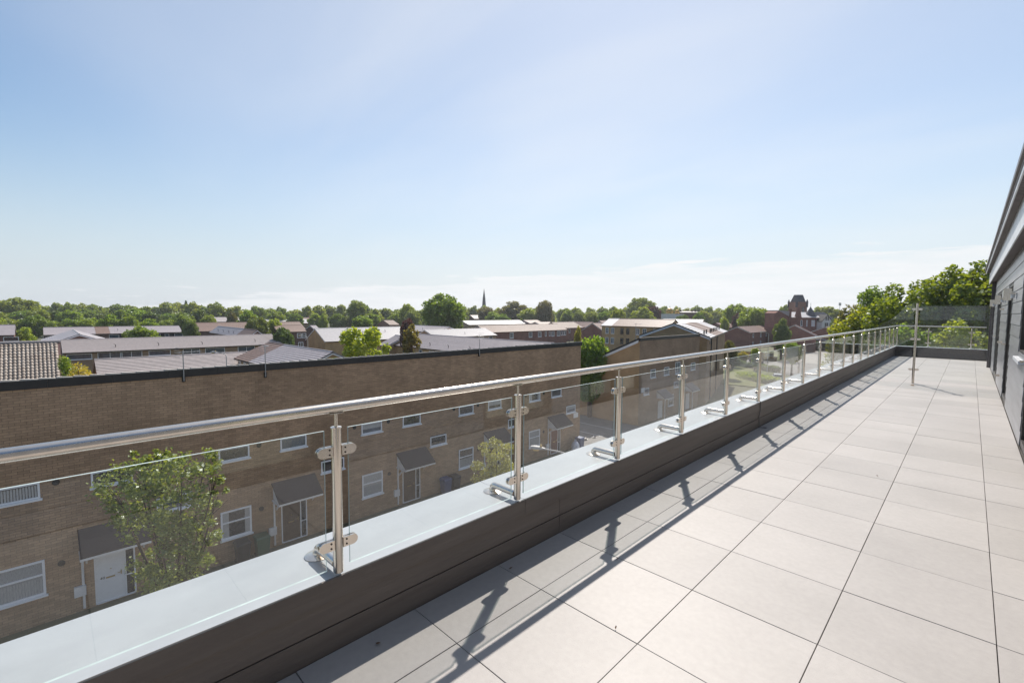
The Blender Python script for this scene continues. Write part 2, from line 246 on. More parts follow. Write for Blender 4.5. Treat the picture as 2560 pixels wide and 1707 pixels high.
# ------------------------------------------------------------------ mesh helpers
class MB:
    def __init__(s): s.v = []; s.f = []; s.m = []
    def quad(s, a, b, c, d, mi=0):
        n = len(s.v); s.v += [tuple(a), tuple(b), tuple(c), tuple(d)]; s.f.append((n, n+1, n+2, n+3)); s.m.append(mi); return s
    def tri(s, a, b, c, mi=0):
        n = len(s.v); s.v += [tuple(a), tuple(b), tuple(c)]; s.f.append((n, n+1, n+2)); s.m.append(mi); return s
    def box(s, x0, x1, y0, y1, z0, z1, mi=0):
        n = len(s.v); s.v += [(x, y, z) for z in (z0, z1) for y in (y0, y1) for x in (x0, x1)]
        s.f += [tuple(n+i for i in q) for q in ((0, 2, 3, 1), (4, 5, 7, 6), (0, 1, 5, 4), (2, 6, 7, 3), (0, 4, 6, 2), (1, 3, 7, 5))]; s.m += [mi]*6; return s
    def hexa(s, p8, mi=0):
        n = len(s.v); s.v += [tuple(p) for p in p8]
        s.f += [tuple(n+i for i in q) for q in ((0, 2, 3, 1), (4, 5, 7, 6), (0, 1, 5, 4), (2, 6, 7, 3), (0, 4, 6, 2), (1, 3, 7, 5))]; s.m += [mi]*6; return s
    def prism(s, poly, ext, mi=0):
        """poly: list of 3d points (planar); ext: 3d vector."""
        n = len(s.v); k = len(poly); e = np.array(ext, float)
        s.v += [tuple(p) for p in poly] + [tuple(np.array(p, float)+e) for p in poly]
        s.f.append(tuple(n+i for i in range(k))); s.f.append(tuple(n+k+i for i in reversed(range(k)))); s.m += [mi, mi]
        for i in range(k):
            j = (i+1) % k; s.f.append((n+i, n+k+i, n+k+j, n+j)); s.m.append(mi)
        return s
    def tube(s, path, r, n=12, cap=True, mi=0):
        path = [np.array(p, float) for p in path]; R = r if isinstance(r, (list, tuple)) else [r]*len(path)
        base = len(s.v); up = None
        for i, p in enumerate(path):
            t = path[min(i+1, len(path)-1)] - path[max(i-1, 0)]; t = t/np.linalg.norm(t)
            if up is None: up = np.array([0, 0, 1.0]) if abs(t[2]) < .9 else np.array([1.0, 0, 0])
            a = np.cross(t, up); a /= np.linalg.norm(a); b = np.cross(t, a); up = np.cross(a, t)
            for k in range(n):
                an = 2*math.pi*k/n; s.v.append(tuple(p + R[i]*(math.cos(an)*a + math.sin(an)*b)))
        for i in range(len(path)-1):
            for k in range(n):
                k2 = (k+1) % n; s.f.append((base+i*n+k, base+i*n+k2, base+(i+1)*n+k2, base+(i+1)*n+k)); s.m.append(mi)
        if cap:
            s.f.append(tuple(base+k for k in reversed(range(n)))); s.f.append(tuple(base+(len(path)-1)*n+k for k in range(n))); s.m += [mi, mi]
        return s
    def lathe(s, prof, c, n=16, mi=0):
        base = len(s.v); cx, cy, cz = c
        for r, z in prof:
            for k in range(n): a = 2*math.pi*k/n; s.v.append((cx+r*math.cos(a), cy+r*math.sin(a), cz+z))
        for i in range(len(prof)-1):
            for k in range(n):
                k2 = (k+1) % n; s.f.append((base+i*n+k, base+i*n+k2, base+(i+1)*n+k2, base+(i+1)*n+k)); s.m.append(mi)
        return s
    def mesh(s, name, mats, smooth=False, fix=True):
        me = bpy.data.meshes.new(name); me.from_pydata(s.v, [], s.f)
        for m in (mats if isinstance(mats, (list, tuple)) else [mats]): me.materials.append(m)
        if len(me.materials) > 1: me.polygons.foreach_set('material_index', s.m)
        if fix:
            bm = bmesh.new(); bm.from_mesh(me); bmesh.ops.recalc_face_normals(bm, faces=bm.faces); bm.to_mesh(me); bm.free()
        if smooth:
            me.polygons.foreach_set('use_smooth', [True]*len(me.polygons))
            try: me.set_sharp_from_angle(angle=rad(35))
            except Exception: pass
        me.update(); return me
    def build(s, name, mats, parent=None, smooth=False, loc=None, fix=True):
        return link(name, s.mesh(name, mats, smooth, fix), parent, loc)
def link(name, data, parent=None, loc=None, rot=None, scale=None):
    o = bpy.data.objects.new(name, data); COL.objects.link(o)
    if parent: o.parent = parent
    if loc is not None: o.location = tuple(loc)
    if rot is not None: o.rotation_euler = rot
    if scale is not None: o.scale = scale
    return o
def tag(o, label, cat, group=None):
    o['label'] = label; o['category'] = cat
    if group: o['group'] = group
    return o
def thing(name, label, cat, loc=(0, 0, 0), group=None, rot=None):
    return tag(link(name, None, None, loc, rot), label, cat, group)
def struct(o): o['kind'] = 'structure'; return o
def stuff(o): o['kind'] = 'stuff'; return o
ORD = ['first', 'second', 'third', 'fourth', 'fifth', 'sixth', 'seventh', 'eighth', 'ninth', 'tenth', 'eleventh', 'twelfth', 'thirteenth', 'fourteenth', 'fifteenth', 'sixteenth', 'seventeenth', 'eighteenth', 'nineteenth', 'twentieth']
def ordinal(i):
    if i < 20: return ORD[i]
    tens = ['twenty', 'thirty', 'forty', 'fifty', 'sixty', 'seventy', 'eighty', 'ninety'][(i+1)//10-2]; k = (i+1) % 10
    return tens[:-1]+'ieth' if k == 0 else tens+'-'+ORD[k-1]

GZ = -10.35
# ================================================================== THE SETTING: ground, street
struct(MB().quad((-1400, -1400, GZ), (1400, -1400, GZ), (1400, 1400, GZ), (-1400, 1400, GZ)).build('ground', M_GROUND))
def sheet(name, pts, z, m): return struct(MB().prism([(x, y, z) for x, y in pts], (0, 0, -.03)).build(name, m))
sheet('road', [(-20.5, -60), (-6, -60), (-6, 175), (-34, 175), (-36, 150), (-30, 128), (-60, 126), (-60, 114), (-38, 113), (-30, 108), (-22, 98), (-20.5, 80)], GZ+.034, M_ASPH)
struct(MB().box(-23.4, -20.5, -60, 42, GZ-.2, GZ+.13).build('pavement', M_PAVE))
struct(MB().box(-6, -2.4, -60, 60, GZ-.2, GZ+.13).build('pavement', M_PAVE))
sheet('car_park', [(-33, 33.4), (-23.4, 33.4), (-23.4, 43.5), (-33, 43.5)], GZ+.03, M_ASPH)
struct(MB().prism([(-37, 80, GZ-.1), (-22, 80, GZ-.1), (-22.8, 96, GZ-.1), (-31, 107, GZ-.1), (-37.5, 112, GZ-.1)], (0, 0, .24)).build('grass_verge', M_GRASS))
struct(MB().prism([(-60, 128, GZ-.1), (-33, 129.5, GZ-.1), (-38, 150, GZ-.1), (-60, 150, GZ-.1)], (0, 0, .22)).build('grass_verge', M_GRASS))
sheet('forecourt', [(-34, 129), (-8, 129), (-8, 176), (-38, 176)], GZ+.042, M_PAVE)
for i, (x0, x1, y) in enumerate(((-29.5, -25.2, 40.3), (-27.3, -24.6, 37.3))):
    struct(MB().box(x0, x1, y-.05, y+.05, GZ+.03, GZ+.036).build('parking_line', M_WHITED))

# ================================================================== THE TERRACE AND ITS BUILDING
YB, YE = -4.2, 22.95           # terrace extents
XP, XW = -1.994, 0.475         # parapet face, house wall face
bld = thing('apartment_building', 'dark clad rooftop storey with pale tiled terrace and parapet in the foreground', 'building', (0, 0, GZ))
def at_bld(o): o.parent = bld; o.location = (o.location[0], o.location[1], o.location[2]-GZ); return o
def bpart(mb, name, m, parent=None, smooth=False):
    o = mb.build(name, m, None, smooth)
    if parent is None: o.parent = bld; o.location = (0, 0, -GZ)
    else: o.parent = parent
    return o
bpart(MB().box(-2.33, 9, YB-.3, YE+.4, GZ, -.35), 'storeys_below', mat('buff_render', (.55, .50, .43), .9, .08, 1))  # unseen outer walls; pale colour chosen to bounce sun onto the flats
floor = bpart(MB().box(-2.0, XW+.2, YB, YE+.05, -.35, -.035), 'terrace_floor', M_JOINT)
# --- paving tiles: one object each, shared meshes
def tile_mesh(nm, w, l):
    g = .0017; b = .0014; h = .02
    mb = MB(); x0, x1, y0, y1 = g, w-g, g, l-g
    top = [(x0+b, y0+b, 0), (x1-b, y0+b, 0), (x1-b, y1-b, 0), (x0+b, y1-b, 0)]; low = [(x0, y0, -b), (x1, y0, -b), (x1, y1, -b), (x0, y1, -b)]; bot = [(x, y, -h) for x, y, _ in low]
    n = 0; mb.v = top+low+bot; mb.f = [(0, 1, 2, 3)]
    for i in range(4):
        j = (i+1) % 4; mb.f += [(4+i, 4+j, j, i), (8+i, 8+j, 4+j, 4+i)]
    mb.m = [0]*len(mb.f); return mb.mesh(nm, M_TILE)
xs = [XP+.004, -1.638, -1.038, -.438, .162, XW-.006]
ys = [1.297+.6*j for j in range(-9, 36)]
tm = {}
for i in range(5):
    w = xs[i+1]-xs[i]
    for j in range(len(ys)-1):
        y0, y1 = max(ys[j], YB), min(ys[j+1], YE)
        if y1-y0 < .05: continue
        key = (i if i in (0, 4) else 1, round(y1-y0, 3))
        if key not in tm: tm[key] = tile_mesh('paving_tile', w, y1-y0)
        rz = random.uniform(-.0007, .0007)
        o = link('paving_tile', tm[key], floor, (xs[i], y0, random.uniform(-.0012, .0006)), (0, 0, rz))
# --- parapet core, cladding boards, lips, coping
par = bpart(MB().box(-2.38, XP-.012, YB-.3, YE+.4, -.34, .315).box(XP-.012, XW+.1, YE+.032, YE+.4, -.34, .315), 'parapet', M_FRAME)
zb = [(-.01, .118), (.125, .243)]
segs = [(YB, -1.1), (-1.1, 2.5), (2.5, 6.1), (6.1, 9.7), (9.7, 13.3), (13.3, 16.9), (16.9, 20.5), (20.5, YE)]
for z0, z1 in zb:
    for a, b in segs: MB().box(XP-.012, XP, a+.002, b-.002, z0, z1).build('cladding_board', M_CLAD, par)
    MB().box(XP+.002, XW+.02, YE+.02, YE+.032, z0, z1).build('cladding_board', M_CLAD, par)
cseg = [(YB, -.87), (-.87, 2.13), (2.13, 5.08), (5.08, 8.05), (8.05, 11.0), (11.0, 13.95), (13.95, 16.9), (16.9, 19.85), (19.85, YE-.02)]
for a, b in cseg:
    MB().box(-2.4225, -1.9940, a+.0016, b-.0016, .3209, .3464).build('coping', M_COPE, par)
    MB().box(-1.9938, -1.9815, a+.0016, b-.0016, .2464, .3460).build('coping_lip', M_CLAD, par)
    MB().box(-2.4225, -2.41, a+.0016, b-.0016, .224, .3204).build('coping_lip', M_CLAD, par)
MB().box(-2.4225, XW+.02, YE-.018, YE+.43, .3209, .3464).build('coping', M_COPE, par)
MB().box(-1.981, XW+.02, YE-.030, YE-.0182, .2464, .3460).build('coping_lip', M_CLAD, par)
# --- rooftop storey wall: horizontal boards, openings
openings = [(-2.6, -1.2, 0, 2.11), (.92, 1.88, 0, 2.11), (4.0, 5.4, 0, 2.11), (6.35, 8.1, 0, 2.11), (8.32, 9.3, 1.0, 2.11), (11.4, 12.72, 0, 2.11), (15.5, 17.7, 0, 2.11)]
YW1 = 19.66
wall = bpart(MB().box(XW+.16, XW+.4, YB-.3, YW1, -.3, 2.9), 'rooftop_wall', M_FRAME)
zj = [0.004, .173, .35, .525, .703, .883, 1.06, 1.235, 1.408, 1.577, 1.75, 1.93, 2.115, 2.30, 2.48, 2.565]
bm_cache = {}
for k in range(len(zj)-1):
    z0, z1 = zj[k]+.003, zj[k+1]-.003
    iv = [(YB-.3, YW1)]
    for a, b, oz0, oz1 in openings:
        if oz0 < (z0+z1)/2 < oz1: iv = [p for (s, e) in iv for p in ((s, min(e, a)), (max(s, b), e)) if p[1]-p[0] > .02]
    for s, e in iv:
        cuts = [s]; c = s
        while e-cuts[-1] > 3.9: cuts.append(cuts[-1]+3.6)
        cuts.append(e)
        for a, b in zip(cuts, cuts[1:]):
            MB().hexa([(XW, a+.001, z0), (XW+.03, a+.001, z0), (XW, b-.001, z0), (XW+.03, b-.001, z0), (XW+.006, a+.001, z1), (XW+.03, a+.001, z1), (XW+.006, b-.001, z1), (XW+.03, b-.001, z1)]).build('wall_board', M_WALL, wall)
bpart(MB().box(XW+.03, XW+.16, YB-.3, YW1, 2.115, 2.9), 'wall_backing', M_FRAME)
for n_, (a, b, z0, z1) in enumerate(openings):
    isdoor = z0 == 0
    d = bpart(MB(), 'glazed_door' if isdoor else 'wall_window', M_FRAME) if False else None
    mb = MB(); t = .055; x0, x1 = XW+.012, XW+.13
    mb.box(x0, x1, a+.001, a+t, z0+.004, z1-.002).box(x0, x1, b-t, b-.001, z0+.004, z1-.002).box(x0, x1, a+t, b-t, z1-t, z1-.002).box(x0, x1, a+t, b-t, z0+.004, z0+.09)
    if b-a > 1.2: mb.box(x0+.01, x1-.01, (a+b)/2-.035, (a+b)/2+.035, z0+.09, z1-t)
    d = bpart(mb, 'glazed_door' if isdoor else 'wall_window', M_FRAME)
    MB().box(XW+.07, XW+.085, a+t+.001, b-t-.001, z0+.091, z1-t-.001).build('pane', M_GLASS, d)
    MB().box(XW+.125, XW+.135, a+t+.02, b-t-.02, z0+.11, z1-t-.02).build('blind', M_BLIND, d)
    if isdoor: MB().box(XW-.045, XW+.011, b-t+.01, b-t+.03, 1.0, 1.02).box(XW-.045, XW-.025, b-t-.10, b-t+.03, 1.0, 1.02).build('handle', M_STEEL, d)
    else: MB().box(XW-.045, XW+.06, a-.03, b+.03, z0-.045, z0-.002).build('sill', M_PALEM, d)
bpart(MB().box(.395, XW+.16, YW1+.004, YW1+.075, .0, 2.56), 'corner_post', M_GUTTER)
bpart(MB().box(XW+.02, XW+.4, YW1+.075, YE+.4, -.3, 2.5), 'end_wall', M_FRAME)
# --- eaves: soffit, pale fascia, slatted soffit, gutter, roof
ea, eb = YB-.3, 20.75
bpart(MB().hexa([(.36, ea, 2.50), (XW+.1, ea, 2.552), (.36, eb, 2.50), (XW+.1, eb, 2.552), (.36, ea, 2.52), (XW+.1, ea, 2.60), (.36, eb, 2.52), (XW+.1, eb, 2.60)]), 'lower_soffit', M_SOFFIT)
fs = [ea, .2, 3.8, 7.4, 11.0, 14.6, 18.2, eb]
for a, b in zip(fs, fs[1:]): bpart(MB().box(.345, .359, a+.002, b-.002, 2.497, 2.86), 'fascia_panel', M_PALEM)
mb = MB(); y = ea
while y < eb-.05: mb.box(.275, .344, y, y+.07, 2.845, 2.858); y += .085
bpart(mb, 'soffit_slats', M_SOFFIT)['kind'] = 'stuff'
bpart(MB().box(.268, .60, ea, eb, 2.8585, 2.87), 'soffit_board', M_SOFFIT)
bpart(MB().box(.262, .274, ea, eb, 2.82, 2.90), 'eaves_fascia', M_PALEM)
bpart(MB().box(.235, .261, ea, eb+.02, 2.905, 2.96), 'gutter', M_GUTTER)
bpart(MB().box(.255, .262, ea, 9.9, 2.872, 2.904).box(.252, .259, 9.93, eb, 2.872, 2.904), 'gutter_back', M_GUTTER)
bpart(MB().hexa([(.262, ea, 2.905), (9, ea, 4.3), (.262, eb, 2.905), (9, eb, 4.3), (.262, ea, 3.0), (9, ea, 4.4), (.262, eb, 3.0), (9, eb, 4.4)]), 'roof_deck', M_GUTTER)
bpart(MB().box(XW+.16, 9, ea, YW1, -.34, 2.85), 'rooftop_storey', M_FRAME)
# wall lamps and spotlights
for i, (y, wd) in enumerate(((11.42, 'beside the nearer glazed door'), (15.42, 'beside the farther glazed door'), (19.5, 'at the far end of the dark wall'))):
    t = thing('wall_lamp', f'boxy steel up-and-down wall lamp {wd}', 'lamp', (XW, y, 1.9), 'wall lamps on the dark cladding')
    MB().box(-.012, .008, -.035, .035, -.05, .05).build('back_plate', M_STEEL, t)
    MB().box(-.105, -.013, -.05, .05, -.10, -.094).box(-.105, -.013, -.05, .05, .094, .10).box(-.105, -.10, -.05, .05, -.094, .094).box(-.018, -.013, -.05, .05, -.094, .094).box(-.1, -.018, -.05, -.045, -.094, .094).box(-.1, -.018, .045, .05, -.094, .094).build('housing', M_STEEL, t)
for i, (y, wd) in enumerate(((10.4, 'between the window and the nearer glazed door'), (13.7, 'between the two glazed doors'), (18.9, 'beyond the farthest glazed door'))):
    t = thing('sensor', f'small hooded steel sensor on the dark wall {wd}', 'sensor', (XW, y, 1.86), 'hooded sensors on the dark wall')
    MB().box(-.008, .008, -.03, .03, -.06, .03).build('back_plate', M_PALEM, t)
    MB().box(-.075, -.009, -.04, .04, .012, .03).build('hood', M_STEEL, t); MB().lathe([(.0, -.05), (.022, -.045), (.024, .01), (.0, .011)], (-.04, 0, 0), 10).build('eye', M_PALEM, t, True)

# ================================================================== GLASS RAILING
XR = -2.002; PY = [.899+1.176*i for i in range(-3, 20)]; ZPB, ZPT = .3597, 1.0247; ZC = .3464
def rounded(pts): return pts
post_m = MB().tube([(0, 0, ZPB), (0, 0, ZPB+.004), (0, 0, ZPT-.004), (0, 0, ZPT)], [.021, .0225, .0225, .0225], 20).mesh('post', M_STEEL, True)
cap_m = MB().lathe([(0, 0), (.0245, 0), (.0245, .005), (.02, .008), (0, .008)], (0, 0, ZPT), 20).mesh('cap', M_STEEL, True)
rod_m = MB().tube([(0, 0, ZPT+.008), (0, 0, 1.0915)], .0078, 12).box(-.012, .012, -.032, .032, 1.0915, 1.0958).mesh('rod', M_STEEL, True)
def clamp_mesh(th=.026, ln=.070, h=.046):
    mb = MB(); pl = [(0, -h/2)]; r = h/2
    for k in range(9): a = -math.pi/2 + math.pi*k/8; pl.append((ln-r+r*math.cos(a), r*math.sin(a)))
    pl.append((0, h/2)); mb.prism([(-th/2, y, z) for y, z in pl], (th*.36, 0, 0)); mb.prism([(th*.14, y, z) for y, z in pl], (th*.36, 0, 0))
    mb.box(-th*.135, th*.135, .0, .03, -h*.42, h*.42)
    for zz in (-.011, .011): mb.lathe([(0, 0), (.0035, 0)], (0, 0, 0), 6) if False else None
    return mb.mesh('clamp', M_STEEL, True)
clamp_m = clamp_mesh()
screw_m = MB().tube([(0, 0, 0), (.0016, 0, 0)], .0042, 8).mesh('screw', M_STEELD)
el = [(.0, .408)]
path = [(-.02, 0, .393), (-.20, 0, .393)] + [(-.20-.03*math.sin(a), 0, .393-.03*(1-math.cos(a))) for a in (.4, .8, 1.2, math.pi/2)] + [(-.23, 0, .349)]
brk_m = MB().tube(path, .0215, 14).mesh('bracket', M_STEEL, True)
fl_m = MB().lathe([(.062, 0), (.062, .003), (.048, .008), (.024, .012), (.022, .02)], (-.23, 0, .3469), 22).mesh('flange', M_STEEL, True)
rl = thing('glass_railing', 'stainless steel and glass railing running along the terrace parapet', 'railing', (XR, 0, ZC))
def rpart(nm, me, par, loc): return link(nm, me, par, loc)
for i, y in enumerate(PY):
    p = rpart('post', post_m, rl, (0, y, -ZC))
    rpart('cap', cap_m, p, (0, 0, 0)); rpart('rod', rod_m, p, (0, 0, 0)); rpart('bracket', brk_m, p, (0, 0, 0)); rpart('flange', fl_m, p, (0, 0, 0))
    for z in (.9227, .4943):
        for s in (1, -1):
            c = rpart('clamp', clamp_m, p, (0, s*.0205, z)); c.rotation_euler = (0, 0, 0 if s > 0 else math.pi)
            if y < 6:
                for dz in (-.011, .011):
                    sc_ = rpart('screw', screw_m, p, (.0135, s*.036, z+dz))
def panel(name, poly, n, th, parent, loc=(0, 0, 0)):
    """glass slab: faces glass, rim green edge. poly 3d, n extrusion unit."""
    mb = MB(); n = np.array(n, float)*th; k = len(poly); P = [np.array(p, float)-n/2 for p in poly]
    mb.v = [tuple(p) for p in P]+[tuple(p+n) for p in P]; mb.f = [tuple(range(k)), tuple(k+i for i in reversed(range(k)))]; mb.m = [0, 0]
    for i in range(k): j = (i+1) % k; mb.f.append((i, k+i, k+j, j)); mb.m.append(1)
    return mb.build(name, [M_GLASS, M_GEDGE], parent, False, loc)
gl_m = None
for a, b in zip(PY, PY[1:]):
    L = b-a-.11
    if gl_m is None:
        g = panel('glass_panel', [(0, 0, .036), (0, L, .036), (0, L, .675), (0, 0, .675)], (1, 0, 0), .0105, rl, (0, a+.055, 0)); gl_m = g.data
    else: link('glass_panel', gl_m, rl, (0, a+.055, 0))
ycn = PY[-1]
MB().tube([(0, PY[0]-.6, .772), (0, ycn-.0, .772)], .0224, 20).build('handrail', M_STEEL, rl, True)
for y in (1.86, 3.0, 5.2): MB().lathe([(0, -.004), (.006, -.004), (.006, .002), (0, .002)], (0.004, y, .750), 8).build('rail_plug', M_STEEL, rl)
# end railing
re_ = thing('glass_railing', 'short glass railing across the far end of the terrace', 'railing', (0, ycn, ZC))
ex = [XR, -1.10, .046]
for x in ex[1:]:
    p = rpart('post', post_m, re_, (x, 0, -ZC)); rpart('cap', cap_m, p, (0, 0, 0)); rpart('rod', rod_m, p, (0, 0, 0))
    for z in (.9227, .4943):
        for s in (1, -1):
            c = rpart('clamp', clamp_m, p, (s*.0205, 0, z)); c.rotation_euler = (0, 0, -math.pi/2 if s > 0 else math.pi/2)
    bq = rpart('bracket', brk_m, p, (0, 0, 0)); bq.rotation_euler = (0, 0, -math.pi/2); fq = rpart('flange', fl_m, p, (0, 0, 0)); fq.rotation_euler = (0, 0, -math.pi/2)
for a, b in zip(ex, ex[1:]+[.44]): panel('glass_panel', [(a+.055, 0, .036), (b-.055, 0, .036), (b-.055, 0, .675), (a+.055, 0, .675)], (0, 1, 0), .0105, re_)
MB().tube([(XR, 0, .772), (.40, 0, .772)], .0224, 18).build('handrail', M_STEEL, re_, True)
# tall privacy screen
YS = 13.805; xs_ = -.868
ts = thing('glass_screen', 'tall clear glass divider with a single steel post standing across the terrace', 'glass screen', (xs_, YS, 0))
pt = MB().tube([(0, 0, 0.002), (0, 0, 1.80)], .0235, 20).build('post', M_STEEL, ts, True)
MB().lathe([(0, 0), (.025, 0), (.025, .005), (0, .006)], (0, 0, 1.80), 20).build('cap', M_STEEL, pt, True)
for z in (1.675, 1.0, .315):
    for s in (1, -1):
        c = link('clamp', clamp_m, pt, (s*.0215, 0, z)); c.rotation_euler = (0, 0, -math.pi/2 if s > 0 else math.pi/2)
    c = link('wall_clamp', clamp_m, ts, (XW-.001-xs_, 0, z)); c.rotation_euler = (0, 0, math.pi/2)
panel('glass_panel', [(.05, 0, .09), (XW-.06-xs_, 0, .09), (XW-.06-xs_, 0, 1.745), (.05, 0, 1.745)], (0, 1, 0), .0105, ts)
cv = [(-.05, .09), (-1.03, .09), (-1.03, 1.12)] + [(-.753, 1.238), (-.60, 1.327), (-.42, 1.455), (-.33, 1.56), (-.25, 1.68), (-.19, 1.755), (-.13, 1.795), (-.05, 1.80)]
panel('glass_panel', [(x, 0, z) for x, z in cv], (0, 1, 0), .0105, ts)
# cable, debris
cb = MB().tube([(-1.99, 6.78, .375), (-1.976, 6.79, .358), (-1.972, 6.79, .33), (-1.974, 6.80, .24), (-1.982, 6.78, .16), (-1.984, 6.80, .08), (-1.975, 6.79, .006), (-1.90, 6.84, .006)], .0055, 8).build('cable', M_CABLE, None, True)
tag(cb, 'thin grey cable hanging down the parapet cladding to the tiles', 'cable')
def debris(name, label, cat, px, py, s, rot):
    c = at_z(px, py, .004); mb = MB()
    mb.quad((-s, 0, .002), (-.2*s, -.4*s, .004), (s, .1*s, .010), (-.1*s, .45*s, .006)); mb.tri((s, .1*s, .008), (1.5*s, .05*s, .003), (s, .02*s, .009)); mb.quad((-.2*s, -.4*s, .003), (.3*s, -.55*s, .012), (.9*s, -.1*s, .012), (.5*s, 0, .006))
    o = mb.build(name, M_DRY, None, False, c); o.rotation_euler = (0, 0, rot); tag(o, label, cat, 'litter on the terrace tiles')
debris('dry_leaf', 'curled brown leaf on the shaded tile nearest the camera', 'leaf', 945, 1609, 0.0154, .4)
debris('dry_leaf', 'small brown leaf by the parapet shadow beside the second post shadow', 'leaf', 1277, 1421, 0.0140, 1.2)
debris('dry_leaf', 'tiny brown leaf on the sunlit tile right of the rail shadow', 'leaf', 1539, 1570, 0.0084, 2.0)
debris('dry_leaf', 'tiny reddish leaf in the middle of the sunlit tiles', 'leaf', 2194, 1191, 0.0112, 3.0)
debris('dry_leaf', 'brown speck of leaf touching the rail shadow', 'leaf', 1543, 1398, 0.0098, .2)
debris('twig', 'dark curled twig on the tiles by the tall screen post', 'twig', 2281, 963, .075, 1.9)

# ================================================================== BACKGROUND BUILDINGS
def window(parent, o, u, v, w, h, n, pane=M_PANE, frame=M_WHITE, t=.07, mull=0, trans=0, sill=True, curtain=None):
    """window on a wall: o = lower left corner (3d), u = unit along wall, n = outward unit, up = z."""
    o = np.array(o, float); u = np.array(u, float); n = np.array(n, float); up = np.array([0, 0, 1.0])
    def bx(mb, a0, a1, b0, b1, d0, d1):
        p = [o+u*a+up*b+n*d for b in (b0, b1) for d in (d0, d1) for a in (a0, a1)]; mb.hexa(p)
    mb = MB(); d0, d1 = -.04, .035
    bx(mb, 0, t, 0, h, d0, d1); bx(mb, w-t, w, 0, h, d0, d1); bx(mb, t, w-t, 0, t, d0, d1); bx(mb, t, w-t, h-t, h, d0, d1)
    for k in range(mull): c = w*(k+1)/(mull+1); bx(mb, c-t*.45, c+t*.45, t, h-t, d0, d1-.005)
    if trans: bx(mb, t, w-t, h*trans-t*.45, h*trans+t*.45, d0, d1-.004)
    f = mb.build('window', frame, parent)
    mb = MB(); bx(mb, t, w-t, t, h-t, -.03, -.005); mb.build('pane', pane, f)
    if curtain == 'drapes':
        for a0, a1 in ((t, w*.26), (w*.78, w-t)):
            k = 5; mb = MB()
            for q in range(k): bx(mb, a0+(a1-a0)*q/k, a0+(a1-a0)*(q+1)/k, t, h-t, -.006, -.002+.004*(q % 2))
            mb.build('curtain', M_NET, f)
    elif curtain == 'blind': mb = MB(); bx(mb, t+.01, w-t-.01, h*.45, h-t, -.006, -.001); mb.build('blind', M_NET, f)
    elif curtain == 'net':
        mb = MB(); k = int(w/.085)
        for q in range(k): bx(mb, t+(w-2*t)*q/k, t+(w-2*t)*(q+.72)/k, t, (h-t)*(.52 if trans else .93), -.006, -.001+.002*(q % 2))
        mb.build('curtain', M_NET, f)
    if sill: mb = MB(); bx(mb, -.05, w+.05, -.075, -.004, -.03, .10); mb.build('sill', frame, f)
    return f
# ---- opposite three-storey block
FX = -24.4; B0a, B0b = -9.2, 33.3; ZT = -1.05
b0 = thing('terraced_flats', 'long brown brick block of flats with black roof edge across the street', 'building', (FX, 0, GZ))
def P0(mb, name, m, smooth=False, parent=None):
    o = mb.build(name, m, None, smooth); o.parent = parent or b0
    if parent is None: o.location = (-FX, 0, -GZ)
    return o
P0(MB().box(FX-8, FX-.014, B0a, B0b-.014, GZ, ZT-3.2).prism([(FX-8, B0a, ZT-3.2), (FX-.014, B0a, ZT-3.2), (FX-.014, B0a, ZT-.1), (FX-8, B0a, ZT-3.0)], (0, B0b-.014-B0a, 0)), 'wall', M_BRICKT)
P0(MB().box(FX-.0135, FX-.008, B0a, B0b-.014, GZ, ZT-.33), 'mortar_bed', M_MORT)
ops = []; U0 = 5.37
for k in range(-2, 4):
    y = U0+7.07*k
    ops += [('w', y, y+1.29, -5.5, -4.89), ('w', y+2.70, y+3.99, -5.5, -4.89), ('m', y+4.73, y+6.01, -7.17, -6.54), ('g', y, y+1.30, -9.21, -7.88), ('d', y+2.66, y+3.94, -10.3, -8.28)]
ops = [o for o in ops if o[2] < B0b-.2 and o[1] > B0a+.1]
bm_ = MB(); full = []; row = 0; z = ZT-.33-.1
while z > GZ-.05:
    yy = B0a + (0 if row % 2 else .15)
    y0 = B0a
    while y0 < B0b-.01:
        y1 = min(yy+.3, B0b); a, b = y0+.005, y1-.005
        segs_ = [(a, b)]
        for t_, oa, ob, oz0, oz1 in ops:
            if oz0-.02 < z+.05 < oz1+.02: segs_ = [q for s_, e_ in segs_ for q in ((s_, min(e_, oa)), (max(s_, ob), e_)) if q[1]-q[0] > .012]
        for s_, e_ in segs_:
            if -1.5 < s_ < 4.0 and z > -3.15 and abs(e_-s_-.29) < 1e-6: full.append((s_, z))
            else:
                xo = random.uniform(-.0015, .0015); n = len(bm_.v)
                bm_.v += [(FX-.008, s_, z+.005), (FX-.008, e_, z+.005), (FX-.008, e_, z+.095), (FX-.008, s_, z+.095), (FX+xo, s_, z+.005), (FX+xo, e_, z+.005), (FX+xo, e_, z+.095), (FX+xo, s_, z+.095)]
                bm_.f += [(n+4, n+5, n+6, n+7), (n, n+1, n+5, n+4), (n+2, n+3, n+7, n+6), (n+1, n+2, n+6, n+5), (n+3, n, n+4, n+7)]; bm_.m += [0]*5
        y0 = y1; yy = y1
    z -= .1; row += 1
stuff(P0(bm_, 'brickwork', M_BRICK))
bk = MB().box(-.008, 0, 0, .29, .005, .095).mesh('brick', M_BRICK)
for s_, z_ in full[:300]:
    o = link('brick', bk, b0, (random.uniform(-.0015, .0015), s_, z_-GZ))
if len(full) > 300:
    e_ = MB()
    for s_, z_ in full[300:]: e_.box(FX-.008, FX, s_, s_+.29, z_+.005, z_+.095)
    stuff(P0(e_, 'brickwork', M_BRICK))
